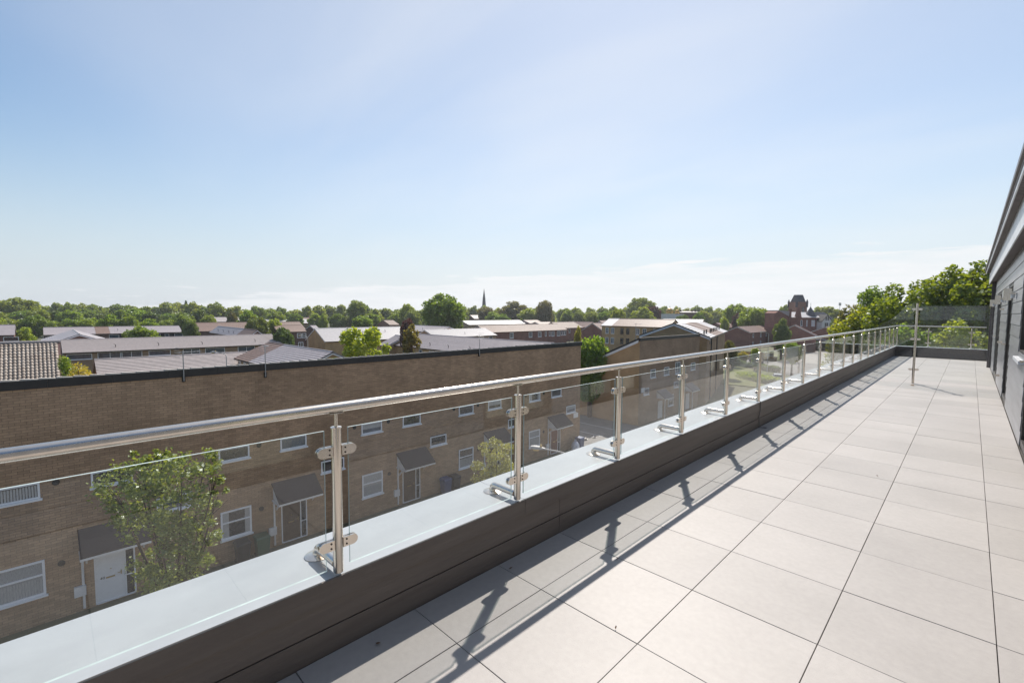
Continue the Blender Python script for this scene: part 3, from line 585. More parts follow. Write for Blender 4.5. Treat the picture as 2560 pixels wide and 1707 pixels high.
# black fascia with raised capping pieces; low pitched roof falling away behind
yy = B0a; k = 0
while yy < B0b:
    y1 = min(yy+1.83, B0b+.12); P0(MB().box(FX-.10, FX+.05, yy+.004, y1-.004, ZT-.335, ZT-.012), 'fascia_board', M_FASC); yy += 1.83
yy = B0a; k = 0
while yy < B0b:
    y1 = min(yy+.47, B0b+.12)
    P0(MB().hexa([(FX-.14, yy, ZT-.012), (FX+.06, yy, ZT-.012), (FX-.14, y1, ZT-.012), (FX+.06, y1, ZT-.012), (FX-.14, yy, ZT+.05), (FX+.06, yy, ZT+.05), (FX-.14, y1, ZT+.006), (FX+.06, y1, ZT+.006)]), 'verge_cap', M_PAVE); yy += .47
P0(MB().hexa([(FX-8.4, B0a-.1, ZT-3.25), (FX-.141, B0a-.1, ZT-.09), (FX-8.4, B0b+.1, ZT-3.25), (FX-.141, B0b+.1, ZT-.09), (FX-8.4, B0a-.1, ZT-3.1), (FX-.141, B0a-.1, ZT-.01), (FX-8.4, B0b+.1, ZT-3.1), (FX-.141, B0b+.1, ZT-.01)]), 'roof', M_TBEI)
def P0w(f): f.parent = b0; f.location = (-FX, 0, -GZ)
curt = [M_CURT, M_PANE, M_PANE, M_PANE, M_PANE, M_PANE, M_PANEB]
kk = 0; doorset = []
for t_, a, b, z0, z1 in ops:
    kk += 1
    if t_ in 'wm': f = window(b0, (FX, a, z0), (0, 1, 0), None, b-a, z1-z0, (1, 0, 0), pane=M_PANEB if kk % 4 == 0 else M_PANE, t=.065, curtain='net' if (t_ == 'w' and a < -1) else [None, None, 'drapes', None, 'blind', None][kk % 6])
    elif t_ == 'g': f = window(b0, (FX, a, z0), (0, 1, 0), None, b-a, z1-z0, (1, 0, 0), pane=M_CURT if kk % 2 else M_PANE, t=.075, trans=.58, curtain=['net', 'net', 'drapes', 'blind'][kk % 4])
    else: doorset.append((a, b, z0, z1)); continue
    P0w(f)
for i, (a, b, z0, z1) in enumerate(doorset):
    white = abs(a-(U0-7.07+2.66)) < .1
    # frame with side light
    mb = MB(); x0, x1 = FX-.10, FX+.02
    mb.box(x0, x1, a, a+.055, z0, z1).box(x0, x1, b-.055, b, z0, z1).box(x0, x1, a+.055, b-.055, z1-.055, z1).box(x0, x1, a+.93, a+.98, z0+.05, z1-.055).box(x0, x1+.03, a+.055, b-.055, z0, z0+.05).box(x0, x1-.01, a+.98, b-.055, z0+.85, z0+.90)
    dr = P0(mb, 'door', M_WHITE)
    dm = M_WHITE if white else (M_DOORR if i == len(doorset)-1 else M_DOORB)
    lf = MB().box(FX-.0075, FX-.001, a+.057, a+.928, z0+.052, z1-.057)
    for (ya, yb, za, zb_) in ((.13, .42, .15, .85), (.50, .80, .15, .85), (.13, .42, 1.1, 1.8), (.50, .80, 1.1, 1.8)): lf.box(FX-.0008, FX+.006, a+.06+ya, a+.06+yb, z0+za, z0+zb_)
    lf.build('leaf', dm, dr); 
    MB().box(FX-.007, FX+.012, a+.34, a+.62, z0+.96, z0+1.02).build('letterbox', M_BRASS, dr)
    MB().box(FX-.007, FX+.03, a+.80, a+.83, z0+.98, z0+1.16).box(FX+.012, FX+.03, a+.70, a+.83, z0+1.06, z0+1.08).build('handle', M_BRASS, dr)
    MB().lathe([(0, 0), (.03, .004), (.03, .02), (0, .024)], (FX+.005, a+.50, z0+1.32), 10).build('knocker', M_BRASS, dr)
    MB().box(FX-.0075, FX-.001, a+.982, b-.056, z0+.05, z1-.056).build('pane', M_PANE, dr)
    if white:
        cu = bpy.data.curves.new('house_number', 'FONT'); cu.body = '40'; cu.size = .15; cu.extrude = .004; cu.materials.append(M_BLACK)
        tmp = link('tmp', cu); me_ = bpy.data.meshes.new_from_object(tmp.evaluated_get(bpy.context.evaluated_depsgraph_get())); bpy.data.objects.remove(tmp); me_.name = 'house_number'; o = link('house_number', me_, dr, (FX+.008, a+.16, z0+.97)); o.rotation_euler = (math.pi/2, 0, math.pi/2)
    # canopy
    ca, cb_ = a-.42, a+1.72
    cn = P0(MB().hexa([(FX+.002, ca, -7.13), (FX+1.05, ca, -7.86), (FX+.002, cb_, -7.13), (FX+1.05, cb_, -7.86), (FX+.002, ca, -7.05), (FX+1.05, ca, -7.78), (FX+.002, cb_, -7.05), (FX+1.05, cb_, -7.78)]), 'canopy', M_CANO)
    MB().prism([(FX+.002, ca+.06, -7.90), (FX+1.0, ca+.06, -7.90), (FX+.002, ca+.06, -7.14)], (0, .03, 0)).prism([(FX+.002, cb_-.09, -7.90), (FX+1.0, cb_-.09, -7.90), (FX+.002, cb_-.09, -7.14)], (0, .03, 0)).build('cheek', M_WHITED, cn)
    MB().box(FX+1.0, FX+1.055, ca, cb_, -7.95, -7.862).box(FX+.002, FX+1.0, ca, ca+.05, -7.98, -7.905).box(FX+.002, FX+1.0, cb_-.05, cb_, -7.98, -7.905).build('eaves_board', M_WHITED, cn)
    for yy_ in (ca+.05, ): MB().box(FX+.002, FX+.07, yy_, yy_+.075, GZ+.1, -7.985).build('post', M_WHITED, cn)
    for yy_ in (ca+.18, cb_-.18): MB().prism([(FX+.002, yy_, -8.5), (FX+.55, yy_, -7.985), (FX+.45, yy_, -7.985), (FX+.002, yy_, -8.38)], (0, .06, 0)).build('brace', M_WHITED, cn)
for k in range(-1, 4):
    y = U0+7.07*k
    for dy, zz in ((-.42, -5.0), (1.72, -5.02), (1.75, -8.2)):
        MB().lathe([(0, 0), (.11, 0), (.11, .03), (.03, .035), (0, .035)], (0, 0, 0), 12).build('air_brick', M_FASC, b0, False, (.004, y+dy, zz-GZ)).rotation_euler = (0, math.pi/2, 0)
    MB().box(.0, .12, y+2.05, y+2.40, .65, 1.05).build('meter_box', M_WHITED, b0)
sg = P0(MB().box(FX+.002, FX+.03, 32.35, 32.98, -7.72, -7.30), 'sign_plate', M_WHITED)
# tv aerials on the fascia
def aerial(label, base, h, boom, nel=7, el=.32, wide=True):
    t = thing('tv_aerial', label, 'aerial', base, 'television aerials')
    MB().tube([(0, 0, 0), (0, 0, h)], .022, 8).build('mast', M_GALV, t, True)
    MB().box(-.08, -.02, -.06, .06, -.05, .22).build('bracket', M_BLACK, t)
    b = np.array(boom, float); L = np.linalg.norm(b); bu = b/L; pr = np.array([-bu[1], bu[0], 0])
    mb = MB().tube([np.array([0, 0, h-.06])-b*.25, np.array([0, 0, h-.06])+b*.75], .011, 6)
    for k in range(nel): c = np.array([0, 0, h-.06])-b*.2+b*.93*k/(nel-1); mb.tube([c-pr*el*.5, c+pr*el*.5], .007, 5)
    mb.build('boom', M_GALV, t)
    mb = MB(); c = np.array([0, 0, h-.06])-b*.25
    for k in range(5): mb.tube([c-pr*.22+np.array([0, 0, -.2+.1*k]), c+pr*.22+np.array([0, 0, -.2+.1*k])], .007, 5)
    mb.build('reflector', M_GALV, t)
aerial('tall galvanised aerial with long boom on the left of the black roof edge', (FX+.10, 4.15, -1.55), 1.32, (-.25, .9, .0))
aerial('thin aerial mast with small boom on the middle of the black roof edge', (FX+.10, 7.45, -1.68), 1.55, (-.5, .35, 0), 5, .22)
aerial('aerial mast on the black roof edge near its right end', (FX+.10, 21.3, -1.52), 1.45, (-.9, .2, 0), 6, .25)

# ---- generic gabled house
def house(name, label, axis, A, B, zr, Ept, ze, wallm, secs, wins=(), zg=GZ, ov=.35, barge=M_WHITED, chim=(), vents=(), courses=True, cparts=False, wmax=8, wmin=2.2, cat='house', roofm2=None, fascia=M_FASC, gauge=.34, half=None, group=None):
    """axis 'Y' or 'X' = ridge direction. A,B,Ept = pixel points of the ridge ends and of the near eave."""
    a, b = at_z(*A, zr), at_z(*B, zr)
    if axis == 'Y': c0 = (a[0]+b[0])/2; u0, u1 = sorted((a[1], b[1]))
    else: c0 = (a[1]+b[1])/2; u0, u1 = sorted((a[0], b[0]))
    e = at_z(*Ept, ze); w = (e[0]-c0) if axis == 'Y' else (c0-e[1])
    if half: w = half
    w = min(max(w, wmin), wmax)
    mid = (u0+u1)/2
    org = (c0, mid, zg) if axis == 'Y' else (mid, c0, zg)
    t = thing(name, label, cat, org, group)
    H = (u1-u0)/2
    def Q(u, v, z): return (v, u, z-zg) if axis == 'Y' else (u, -v, z-zg)
    ug = H-ov*.5; vw = w-ov; sl = (zr-ze)/w; zw = ze + sl*ov - .14
    wl = MB().prism([Q(-ug, -vw, zg), Q(-ug, vw, zg), Q(-ug, vw, zw), Q(-ug, 0, zr-.14), Q(-ug, -vw, zw)], np.array(Q(ug, 0, zg))-np.array(Q(-ug, 0, zg)))
    wo = wl.build('wall', wallm, t)
    SL = math.hypot(w, zr-ze); nc = max(4, int(SL/gauge)); nx, nz = (zr-ze)/SL, w/SL
    for (f0, f1, rm) in secs:
        ua, ub = -H+2*H*f0, -H+2*H*f1
        mb = MB(); strips = []
        for side in (1, -1):
            for k in range(nc):
                s0, s1 = k/nc, (k+1)/nc; tgt = mb
                if cparts and side == 1: tgt = MB(); strips.append(tgt)
                def R(u, s, h): v = side*(w*(1-s)); zz = ze+(zr-ze)*s; return Q(u, v+side*nx*h, zz+nz*h)
                hi = .05 if courses else .012
                tgt.quad(R(ua, s0, hi), R(ub, s0, hi), R(ub, s1, .008), R(ua, s1, .008)); tgt.quad(R(ua, s0, 0), R(ub, s0, 0), R(ub, s0, hi), R(ua, s0, hi))
            mb.quad(R(ua, 0, 0), R(ub, 0, 0), R(ub, 1, -.02), R(ua, 1, -.02)); 
            for uu in (ua, ub): mb.quad(R(uu, 0, -.08), R(uu, 0, .03), R(uu, 1, .03), R(uu, 1, -.08))
        ro = mb.build('roof', rm, t, fix=False)
        for s_ in strips: s_.build('tile_course', rm, ro, fix=False)
        MB().tube([Q(ua, 0, zr+.0), Q(ub, 0, zr+.0)], .11, 8).build('ridge_tiles', rm, ro)
    if barge:
        for uu, d in ((-H, .0), (H, -.04)):
            mb = MB()
            for side in (1, -1): mb.prism([Q(uu+d, 0, zr-.25), Q(uu+d, side*w, ze-.25), Q(uu+d, side*w, ze-.03), Q(uu+d, 0, zr-.03)], np.array(Q(.04, 0, 0))-np.array(Q(0, 0, 0)))
            mb.build('bargeboard', barge, t)
    mb = MB(); p = [Q(-H, w-.02, ze-.16), Q(H, w-.02, ze-.16), Q(-H, w+.06, ze-.16), Q(H, w+.06, ze-.16), Q(-H, w-.02, ze-.03), Q(H, w-.02, ze-.03), Q(-H, w+.06, ze-.03), Q(H, w+.06, ze-.03)]
    mb.hexa(p); mb.build('gutter', fascia, t)
    for wdef in wins:
        side, f, dz, ww, hh = wdef[:5]; kw = wdef[5] if len(wdef) > 5 else {}
        if side == 'n':
            u = -ug+2*ug*f; o = Q(u-ww/2, vw+.02, ze-dz-hh); uv = np.array(Q(1, 0, 0))-np.array(Q(0, 0, 0)); nv = np.array(Q(0, 1, 0))-np.array(Q(0, 0, 0))
        else:
            sgn = 1 if side == 'g1' else -1; v = -vw+2*vw*f; o = Q(sgn*(ug+.02), v-ww/2, ze-dz-hh); uv = np.array(Q(0, 1, 0))-np.array(Q(0, 0, 0)); nv = sgn*(np.array(Q(1, 0, 0))-np.array(Q(0, 0, 0)))
        window(t, o, uv, None, ww, hh, nv, **kw)
    for (f, v, h, m_) in chim:
        u = -H+2*H*f; z0 = zr-abs(v)*sl-.3
        p = [Q(u-.35, v-.3, z0), Q(u+.35, v-.3, z0), Q(u-.35, v+.3, z0), Q(u+.35, v+.3, z0), Q(u-.35, v-.3, zr+h), Q(u+.35, v-.3, zr+h), Q(u-.35, v+.3, zr+h), Q(u+.35, v+.3, zr+h)]
        cm = MB().hexa(p).build('chimney', m_, t)
        for du in (-.17, .17): MB().lathe([(.10, 0), (.085, .3), (.10, .32)], Q(u+du, v, zr+h), 8).build('chimney_pot', M_TRED, cm)
    for (f, s) in vents:
        u = -H+2*H*f; v = w*(1-s); z0 = ze+(zr-ze)*s
        MB().tube([Q(u, v, z0), Q(u, v, z0+.35), Q(u-.06, v, z0+.5), Q(u-.22, v+.05, z0+.55)], .05, 7).build('roof_vent', M_BLACK, t)
    return t
LV, BE, BR, RD, PA, SLT = M_TLAV, M_TBEI, M_TBRO, M_TRED, M_TPAL, M_SLATE
wm = dict(pane=M_PANEB, mull=1, t=.08); wb = dict(pane=M_PANEB, t=.08); wd = dict(pane=M_PANE, mull=1, t=.07)
# H2 long beige terrace
house('terrace_row', 'long beige-roofed brick terrace behind the flats, left of centre', 'Y', (152, 850.5), (678, 835.6), -3.6, (154, 883), -5.35, M_BRICKT, [(0, 1, BE)],
      [('n', .055, .25, 3.0, .9, wb), ('n', .17, .15, 3.1, 2.3, wm), ('n', .255, .15, 2.9, 2.3, wm), ('n', .375, .2, 3.1, .9, wb), ('n', .52, .15, 2.6, 2.4, wm), ('n', .635, .2, 3.2, 1.0, wb), ('n', .80, .15, 3.0, 2.4, wm), ('n', .93, .2, 2.6, 1.0, wb)],
      vents=[(.2, .3), (.38, .3), (.58, .25), (.86, .3)])
# H3 beige roof in front
house('terrace_row', 'low beige roof with gable end directly behind the black roof edge', 'Y', (234, 897.5), (640, 880), -3.9, (234, 960), -5.9, M_BRICKT, [(0, 1, BE)], half=4.2, gauge=.3, cparts=False, barge=M_TRED)
# H4 brown and lavender roof with hip look
house('terrace_row', 'brown and lavender striped tile roof just above the black roof edge', 'X', (668, 856), (835, 880), -2.6, (622, 905), -4.4, M_BRICKY, [(0, .30, BR), (.30, 1, LV)],
      [('n', .05, .3, .9, 1.2, wb), ('n', .16, .3, .9, 1.2, wb)], gauge=.34, cparts=True, wmin=3.5, wmax=6)
# H5
house('terrace_row', 'lavender roof with brown end and white-edged gable, second row left of centre', 'X', (537, 815.5), (653, 825), -2.9, (560, 836), -4.6, M_BRICKD, [(0, .72, LV), (.72, 1, BR)], vents=[(.2, .3), (.35, .3), (.5, .3), (.62, .3)], barge=M_WHITE, wmax=5.5)
# H6
house('terrace_row', 'grey ribbed roof with white-edged gable at the far left, second row', 'X', (163, 824), (222, 835), -2.9, (150, 845), -4.9, M_BRICKD, [(0, 1, LV)], barge=M_WHITE, half=5.0)
# H7, wall shade put into its dark brick colour
house('terrace_row', 'shadow-dark walled terrace with long lavender roof in the third row at left', 'Y', (108, 818), (453, 815), -3.2, (110, 833), -4.9, M_BRICKD, [(0, .34, LV), (.34, .44, BR), (.44, 1, LV)],
      [('n', f, .3, 3.4, 1.0, wb) for f in (.05, .49, .56, .80, .88, .95)], courses=False, half=5, vents=[(.5, .4), (.65, .3)])
# H8
house('house', 'red brick house with grey roof cut by the left picture edge', 'Y', (-60, 813), (38, 812), -2.2, (0, 833), -4.4, M_BRICKR, [(0, 1, LV)], [('n', .92, .4, 2.4, 2.4, dict(pane=M_PANE, trans=.6, t=.12))], courses=False, half=4.5)
# H9
house('terrace_row', 'long brown tile roof in the third row, left of centre', 'Y', (489, 807), (745, 804), -2.6, (489, 835), -5.2, M_BRICKD, [(0, 1, BR)], courses=False, half=6)
house('terrace_row', 'pale low roof far behind the brown one, left of centre', 'Y', (480, 794), (600, 792), -2.0, (480, 803), -4.2, M_BRICKY, [(0, .45, PA), (.45, 1, BE)], courses=False, half=5)
house('terrace_row', 'pale roof beside the red brick house, left of centre', 'Y', (688, 800), (745, 797), -3.2, (690, 812), -5.2, M_BRICKT, [(0, 1, PA)], courses=False, half=5.5)
# H11 red brick house
house('house', 'red brick house with brown roof and two white windows, left of centre', 'Y', (735, 793.8), (790, 794), -2.4, (740, 804), -4.2, M_BRICKR, [(0, .68, BR), (.68, 1, RD)],
      [('n', .25, .35, 1.5, 1.5, dict(pane=M_PANE, mull=1, t=.15)), ('n', .58, .35, 1.5, 1.4, dict(pane=M_PANE, t=.15)), ('n', .9, .35, 1.0, 1.5, dict(pane=M_PANEB, t=.12))], courses=False, half=4.2, barge=None, chim=[(.72, -.6, .9, M_BRICKR)])
house('house', 'dark brick house with lavender roof and white windows beside the tree', 'Y', (765, 813), (800, 814), -3.3, (745, 825.5), -5.0, M_BRICKD, [(0, 1, LV)], [('n', .2, .4, .9, 1.5, wb), ('n', .6, .4, .9, 1.5, wb)], courses=False, half=5)
house('house', 'dark brown brick house with paired white windows left of the lamp post', 'Y', (696, 815), (738, 812), -3.0, (700, 825), -4.8, M_BRICKD, [(0, 1, BR)], [('n', .75, .5, 1.3, 1.4, dict(pane=M_PANE, trans=.5, t=.16)), ('n', .93, .5, 1.3, 1.4, dict(pane=M_PANE, trans=.5, t=.16)), ('n', .8, 3.2, 1.5, 1.5, dict(pane=M_PANE, mull=1, t=.16))], courses=False, half=4.5)
# H13 roof with sun glare put into pale tiles, yellow gable
house('terrace_row', 'bright reflecting roof with yellow brick gable in the middle distance', 'Y', (795, 822), (990, 816.5), -2.6, (822, 857), -5.4, M_BRICKY, [(0, 1, PA)], vents=[(.3, .6), (.75, .6)], half=5.6, barge=M_WHITED)
# H14 lavender roof facing us
house('terrace_row', 'wide lavender tile roof with yellow brick wall in front of the brown terrace', 'X', (1018, 834.5), (1400, 857), -2.9, (1000, 861.5), -4.9, M_BRICKY, [(0, 1, LV)],
      [('n', .13, .3, 1.0, .9, wb), ('n', .27, .3, 1.0, .9, wb), ('n', .36, .3, 1.2, .9, wb), ('n', .43, .3, 1.2, .9, wb)], vents=[(.10, .35), (.32, .22), (.47, .18), (.62, .2)], half=5.2)
house('house', 'yellow brick house end with small windows beside the yellow-green tree', 'X', (990, 838), (1012, 840), -3.2, (962, 858), -5.0, M_BRICKY, [(0, 1, LV)], [('n', .5, .5, .9, .9, wb)], half=4)
# H15 roof behind, its sun glare put into pale tiles
house('terrace_row', 'glaring white roof behind the wide lavender roof', 'Y', (1056, 825), (1219, 821.3), -3.4, (1075, 838), -5.2, M_BRICKT, [(0, 1, PA)], [('n', .9, .3, 1.5, 1.2, wb)], half=5.2, vents=[(.5, .3)])
house('terrace_row', 'lavender roof with white-edged gable in front of the big round tree', 'X', (1005, 812.5), (1138, 816.5), -2.8, (1040, 824), -4.3, M_BRICKR, [(0, 1, LV)], barge=M_WHITE, half=4.6, courses=False, vents=[(.35, .3), (.6, .3)])
# H17 brown terrace with windows
house('terrace_row', 'long brown roofed terrace with a row of white windows, centre', 'Y', (1204, 814.5), (1384, 809.5), -3.0, (1270, 836), -5.1, M_BRICKR, [(0, .33, BR), (.33, 1, BE if False else BR)],
      [('n', f, .35, 1.8, 1.9, dict(pane=M_PANE, mull=2, t=.17)) for f in (.27, .50, .62, .80, .88)]+[('n', f, .4, .9, 1.7, dict(pane=M_PANE, t=.17)) for f in (.70, .755, .925, .955, .98)], half=5.0)
house('house', 'brown roofed house with one white window ending the long brown terrace', 'Y', (1388, 806), (1424, 804.5), -2.6, (1412, 829), -4.9, M_BRICKR, [(0, 1, BR)], [('n', .4, .4, 1.0, 1.6, dict(pane=M_PANE, t=.16))], half=5.2, barge=M_FASC)
house('terrace_row', 'white glaring roof beyond the brown terrace, below the spire', 'Y', (1152, 802), (1302, 800.5), -3.0, (1160, 812), -4.8, M_BRICKT, [(0, 1, PA)], half=5.5, courses=False, vents=[(.25, .5), (.6, .9)])
house('house', 'brown roof pair right of the white glaring roof', 'Y', (1300, 800), (1352, 800), -2.9, (1310, 810), -4.6, M_BRICKR, [(0, .5, RD), (.5, 1, BR)], half=5, courses=False)
house('house', 'low brown roof with dark flat dormer below the spire', 'Y', (1175, 787.5), (1220, 787.5), -.9, (1180, 799), -3.6, M_BRICKD, [(0, 1, BR)], half=5, courses=False)
house('house', 'small brown gable roof under the tall brown conifer', 'Y', (1335, 805), (1376, 804.5), -3.2, (1340, 811), -4.6, M_BRICKR, [(0, 1, BR)], half=4.5, courses=False)
# houses left of the big tree, far
for i, (x0, x1, y0, lb, m_, ch) in enumerate(((915, 940, 777, 'dark slate roofed house among trees left of the purple bush', SLT, []), (930, 968, 781.5, 'pair of slate roofed houses with chimneys left of the purple bush', SLT, [(.72, 0, 1.2, M_BRICKD)]), (966, 985, 781, 'slate roofed house with dark chimney nearest the purple bush', SLT, [(.8, 0, 1.2, M_BRICKD)]))):
    house('house', lb, 'Y', (x0, y0), (x1, y0), .4, (x0, y0+9), -2.4, M_BRICKD, [(0, 1, m_)], [('n', .5, .4, 1.4, 1.6, dict(pane=M_PANE, t=.2))], half=5, courses=False, chim=ch, barge=None)
house('house', 'brown roof with brick gable showing above the yellow-green tree', 'Y', (855, 793), (882, 793), -2.0, (860, 802), -4.0, M_BRICKR, [(0, 1, BR)], half=4, courses=False, barge=None)
house('terrace_row', 'lavender roof just behind the yellow-green tree top', 'Y', (905, 797), (932, 797), -2.8, (905, 806), -4.8, M_BRICKD, [(0, 1, LV)], half=5, courses=False, barge=None)
house('terrace_row', 'brown roof wedge between the sapling and the glaring roof', 'Y', (940, 800), (1002, 801), -2.9, (950, 812), -5.0, M_BRICKR, [(0, 1, BR)], half=6, courses=False, barge=None)
# white rendered houses
house('house', 'white rendered house with small gabled dormer and dark chimney, centre right', 'Y', (1400, 784.8), (1446, 784.8), -.2, (1390, 795), -3.2, M_RENDER, [(0, 1, PA)], [('n', .2, .6, 1.1, 1.2, dict(pane=M_PANE, t=.1)), ('n', .7, .6, 1.1, 1.2, dict(pane=M_PANE, t=.1)), ('n', .87, .6, 1.1, 1.2, dict(pane=M_PANE, t=.1))], half=5, courses=False, chim=[(.58, -.5, 1.4, M_BRICKD), (.97, -.5, .4, M_BRICKD)], barge=M_FASC)
house('house', 'white gabled house with tall brick chimney, centre right', 'Y', (1466, 785), (1520, 785), -.3, (1460, 797), -3.4, M_RENDER, [(0, .22, BR), (.22, 1, BE)], [('n', .35, .6, 1.3, 2.4, dict(pane=M_PANEB, t=.12)), ('n', .55, .6, 1.3, 1.8, dict(pane=M_PANEB, t=.12))], half=5, courses=False, chim=[(.66, 1.2, 1.2, M_BRICKD)], barge=M_FASC)
house('house', 'dark red gable-ended house left of the yellow flats', 'X', (1440, 803), (1466, 805), -2.6, (1450, 820), -5.0, M_BRICKR, [(0, 1, RD)], half=4, courses=False)
house('house', 'dark red brick gable nearest the yellow flats', 'Y', (1494, 808), (1532, 806), -2.2, (1500, 826), -4.8, M_BRICKR, [(0, 1, RD)], half=4.6, courses=False)
house('house', 'white gable peeping between the red gables', 'Y', (1497, 801.5), (1532, 801), -1.5, (1500, 812), -3.6, M_RENDER, [(0, 1, RD)], half=4, courses=False, barge=M_FASC)
# yellow brick flats, three storeys
wt = dict(pane=M_PANEB, mull=1, t=.10); wk = dict(pane=M_PANE, t=.06, frame=M_DOORB)
house('block_of_flats', 'three-storey yellow brick flats with brown roof, right of centre', 'X', (1549, 796), (1664, 799.5), -.15, (1560, 812.5), -2.1, M_BRICKY, [(0, .18, PA), (.18, 1, BR)],
      [('n', f, .5, 1.0, 1.7, k) for f, k in ((.09, wt), (.18, wt), (.33, wk), (.42, wk), (.57, wt), (.67, wt), (.82, wt), (.93, wt))]+[('n', f, 3.3, 1.0, 1.7, k) for f, k in ((.09, wt), (.18, wt), (.33, wk), (.42, wk), (.57, wt), (.67, wt), (.82, wt))], cat='building', half=4.2, courses=False, barge=M_FASC)
# ---- second street block (same line as the near flats)
b1 = thing('terraced_flats', 'second brown brick block with sloping end gable further along the street', 'building', (FX, 51, GZ))
def P1(mb, name, m, parent=None):
    o = mb.build(name, m, None); o.parent = parent or b1
    if parent is None: o.location = (-FX, -51, -GZ)
    return o
Y1a, Y1b = 43.57, 58.6
P1(MB().prism([(FX-8.2, Y1a, GZ), (FX, Y1a, GZ), (FX, Y1a, ZT-.33), (FX-.15, Y1a, ZT-.25), (FX-8.2, Y1a, ZT-3.9)], (0, Y1b-Y1a, 0)), 'wall', M_BRICKT)
P1(MB().prism([(FX-8.2, Y1a-.012, GZ), (FX-.002, Y1a-.012, GZ), (FX-.002, Y1a-.012, ZT-.35), (FX-8.2, Y1a-.012, ZT-3.92)], (0, .010, 0)), 'lit_gable_skin', M_BRICKY)  # lighter brick colour stands for the different light on the end wall
P1(MB().box(FX-.12, FX+.05, Y1a-.05, Y1b, ZT-.335, ZT+.01), 'fascia_board', M_FASC)
P1(MB().prism([(FX-8.5, Y1a-.10, ZT-3.95), (FX-.121, Y1a-.10, ZT-.20), (FX-.121, Y1a-.10, ZT-.02), (FX-8.5, Y1a-.10, ZT-3.78)], (0, Y1b-Y1a, 0)), 'roof', M_FASC)
P1(MB().prism([(FX-8.5, Y1a-.14, ZT-4.28), (FX-.12, Y1a-.14, ZT-.50), (FX-.12, Y1a-.14, ZT-.24), (FX-8.5, Y1a-.14, ZT-4.0)], (0, .04, 0)), 'bargeboard', M_WHITED)
for k in range(2):
    y = Y1a+3.3+7.07*k
    for (a, b, z0, z1, kw) in ((y-.9, y+.2, -5.5, -4.6, {}), (y+2.2, y+3.4, -5.5, -4.6, {}), (y+5.0, y+6.2, -5.6, -4.2, dict(mull=1)), (y+3.4, y+4.7, -9.2, -7.9, dict(trans=.58)), (y-2.3, y-1.2, -7.2, -6.5, {}), (y+6.4, y+7.4, -9.2, -7.9, dict(trans=.58))):
        if b < Y1b-.3 and a > Y1a: f = window(b1, (FX+.02, a, z0), (0, 1, 0), None, b-a, z1-z0, (1, 0, 0), pane=M_PANEB, **kw); f.location = (-FX, -51, -GZ)
    ca = y+.6
    cn = P1(MB().hexa([(FX+.002, ca, -7.13), (FX+1.05, ca, -7.86), (FX+.002, ca+2.1, -7.13), (FX+1.05, ca+2.1, -7.86), (FX+.002, ca, -7.05), (FX+1.05, ca, -7.78), (FX+.002, ca+2.1, -7.05), (FX+1.05, ca+2.1, -7.78)]), 'canopy', M_SLATE)
    MB().prism([(FX+.002, ca+.06, -7.9), (FX+1.0, ca+.06, -7.9), (FX+.002, ca+.06, -7.14)], (0, .03, 0)).box(FX+1.0, FX+1.055, ca, ca+2.1, -7.95, -7.862).box(FX+.95, FX+1.02, ca+.05, ca+.12, GZ+.1, -7.955).build('cheek', M_WHITED, cn)
    dd_ = P1(MB().box(FX+.001, FX+.03, ca+.4, ca+1.4, -10.25, -8.3), 'door', M_WHITED)
P1(MB().box(FX+.002, FX+.03, 44.0, 44.75, -6.9, -6.4), 'sign_plate', M_WHITED)
# gable-fronted block beyond, striped roof
def quadroof(): pass
gb = thing('block_of_flats', 'gable-ended yellow brick flats with white and brown striped roof', 'building', (-23.6, 59.9, GZ), None, (0, 0, rad(15.5)))
def PG(mb, name, m, **k): o = mb.build(name, m, gb, **k); o.location = (0, 0, -GZ); return o
ya, yb = 0.0, 26.2; xr, xe, xl, zr, ze = -4.5, 0.0, -9.0, .14, -1.6
PG(MB().prism([(xl+.4, ya, GZ), (xe-.4, ya, GZ), (xe-.4, ya, ze+.0), (xr, ya, zr-.15), (xl+.4, ya, ze+.0)], (0, yb-ya, 0)), 'wall', M_BRICKY)
PG(MB().box(xe-.397, xe-.385, ya+.02, yb, GZ, ze-.05), 'side_wall', M_BRICKT)
for a, b, m_ in ((ya-.15, 6.8, PA), (6.8, 18.5, BR), (18.5, yb+.2, PA)):
    mb = MB(); nc = 11
    for sx, xq in ((1, xe), (-1, xl)):
        SLn = math.hypot(xq-xr, zr-ze); nx_, nz_ = sx*(zr-ze)/SLn, abs(xq-xr)/SLn
        for k in range(nc):
            s0, s1 = k/nc, (k+1)/nc
            def R(y, s, h): return (xq+(xr-xq)*s+nx_*h, y, ze+(zr-ze)*s+nz_*h)
            mb.quad(R(a, s0, .07), R(b, s0, .07), R(b, s1, .008), R(a, s1, .008)); mb.quad(R(a, s0, 0), R(b, s0, 0), R(b, s0, .07), R(a, s0, .07))
        mb.quad(R(a, 0, -.1), R(b, 0, -.1), R(b, 1, -.1), R(a, 1, -.1)); mb.quad(R(a, 0, -.1), R(a, 0, .03), R(a, 1, .03), R(a, 1, -.1))
    PG(mb, 'roof', m_, fix=False)
for d, m_, dz in ((-.20, M_FASC, (.0, .14)), (-.17, M_WHITED, (-.28, .0))):
    mb = MB()
    for xq in (xe, xl): mb.prism([(xr, ya+d, zr+dz[0]), (xq, ya+d, ze+dz[0]), (xq, ya+d, ze+dz[1]), (xr, ya+d, zr+dz[1])], (0, .03, 0))
    PG(mb, 'verge' if m_ is M_FASC else 'bargeboard', m_)
PG(MB().box(xe-.02, xe+.09, ya-.1, yb+.2, ze-.13, ze-.02), 'gutter', M_FASC)
for y in (4.5, 12.0): PG(MB().tube([(xe-.3, y, GZ), (xe-.3, y, ze-.1)], .07, 8), 'downpipe', M_FASC)
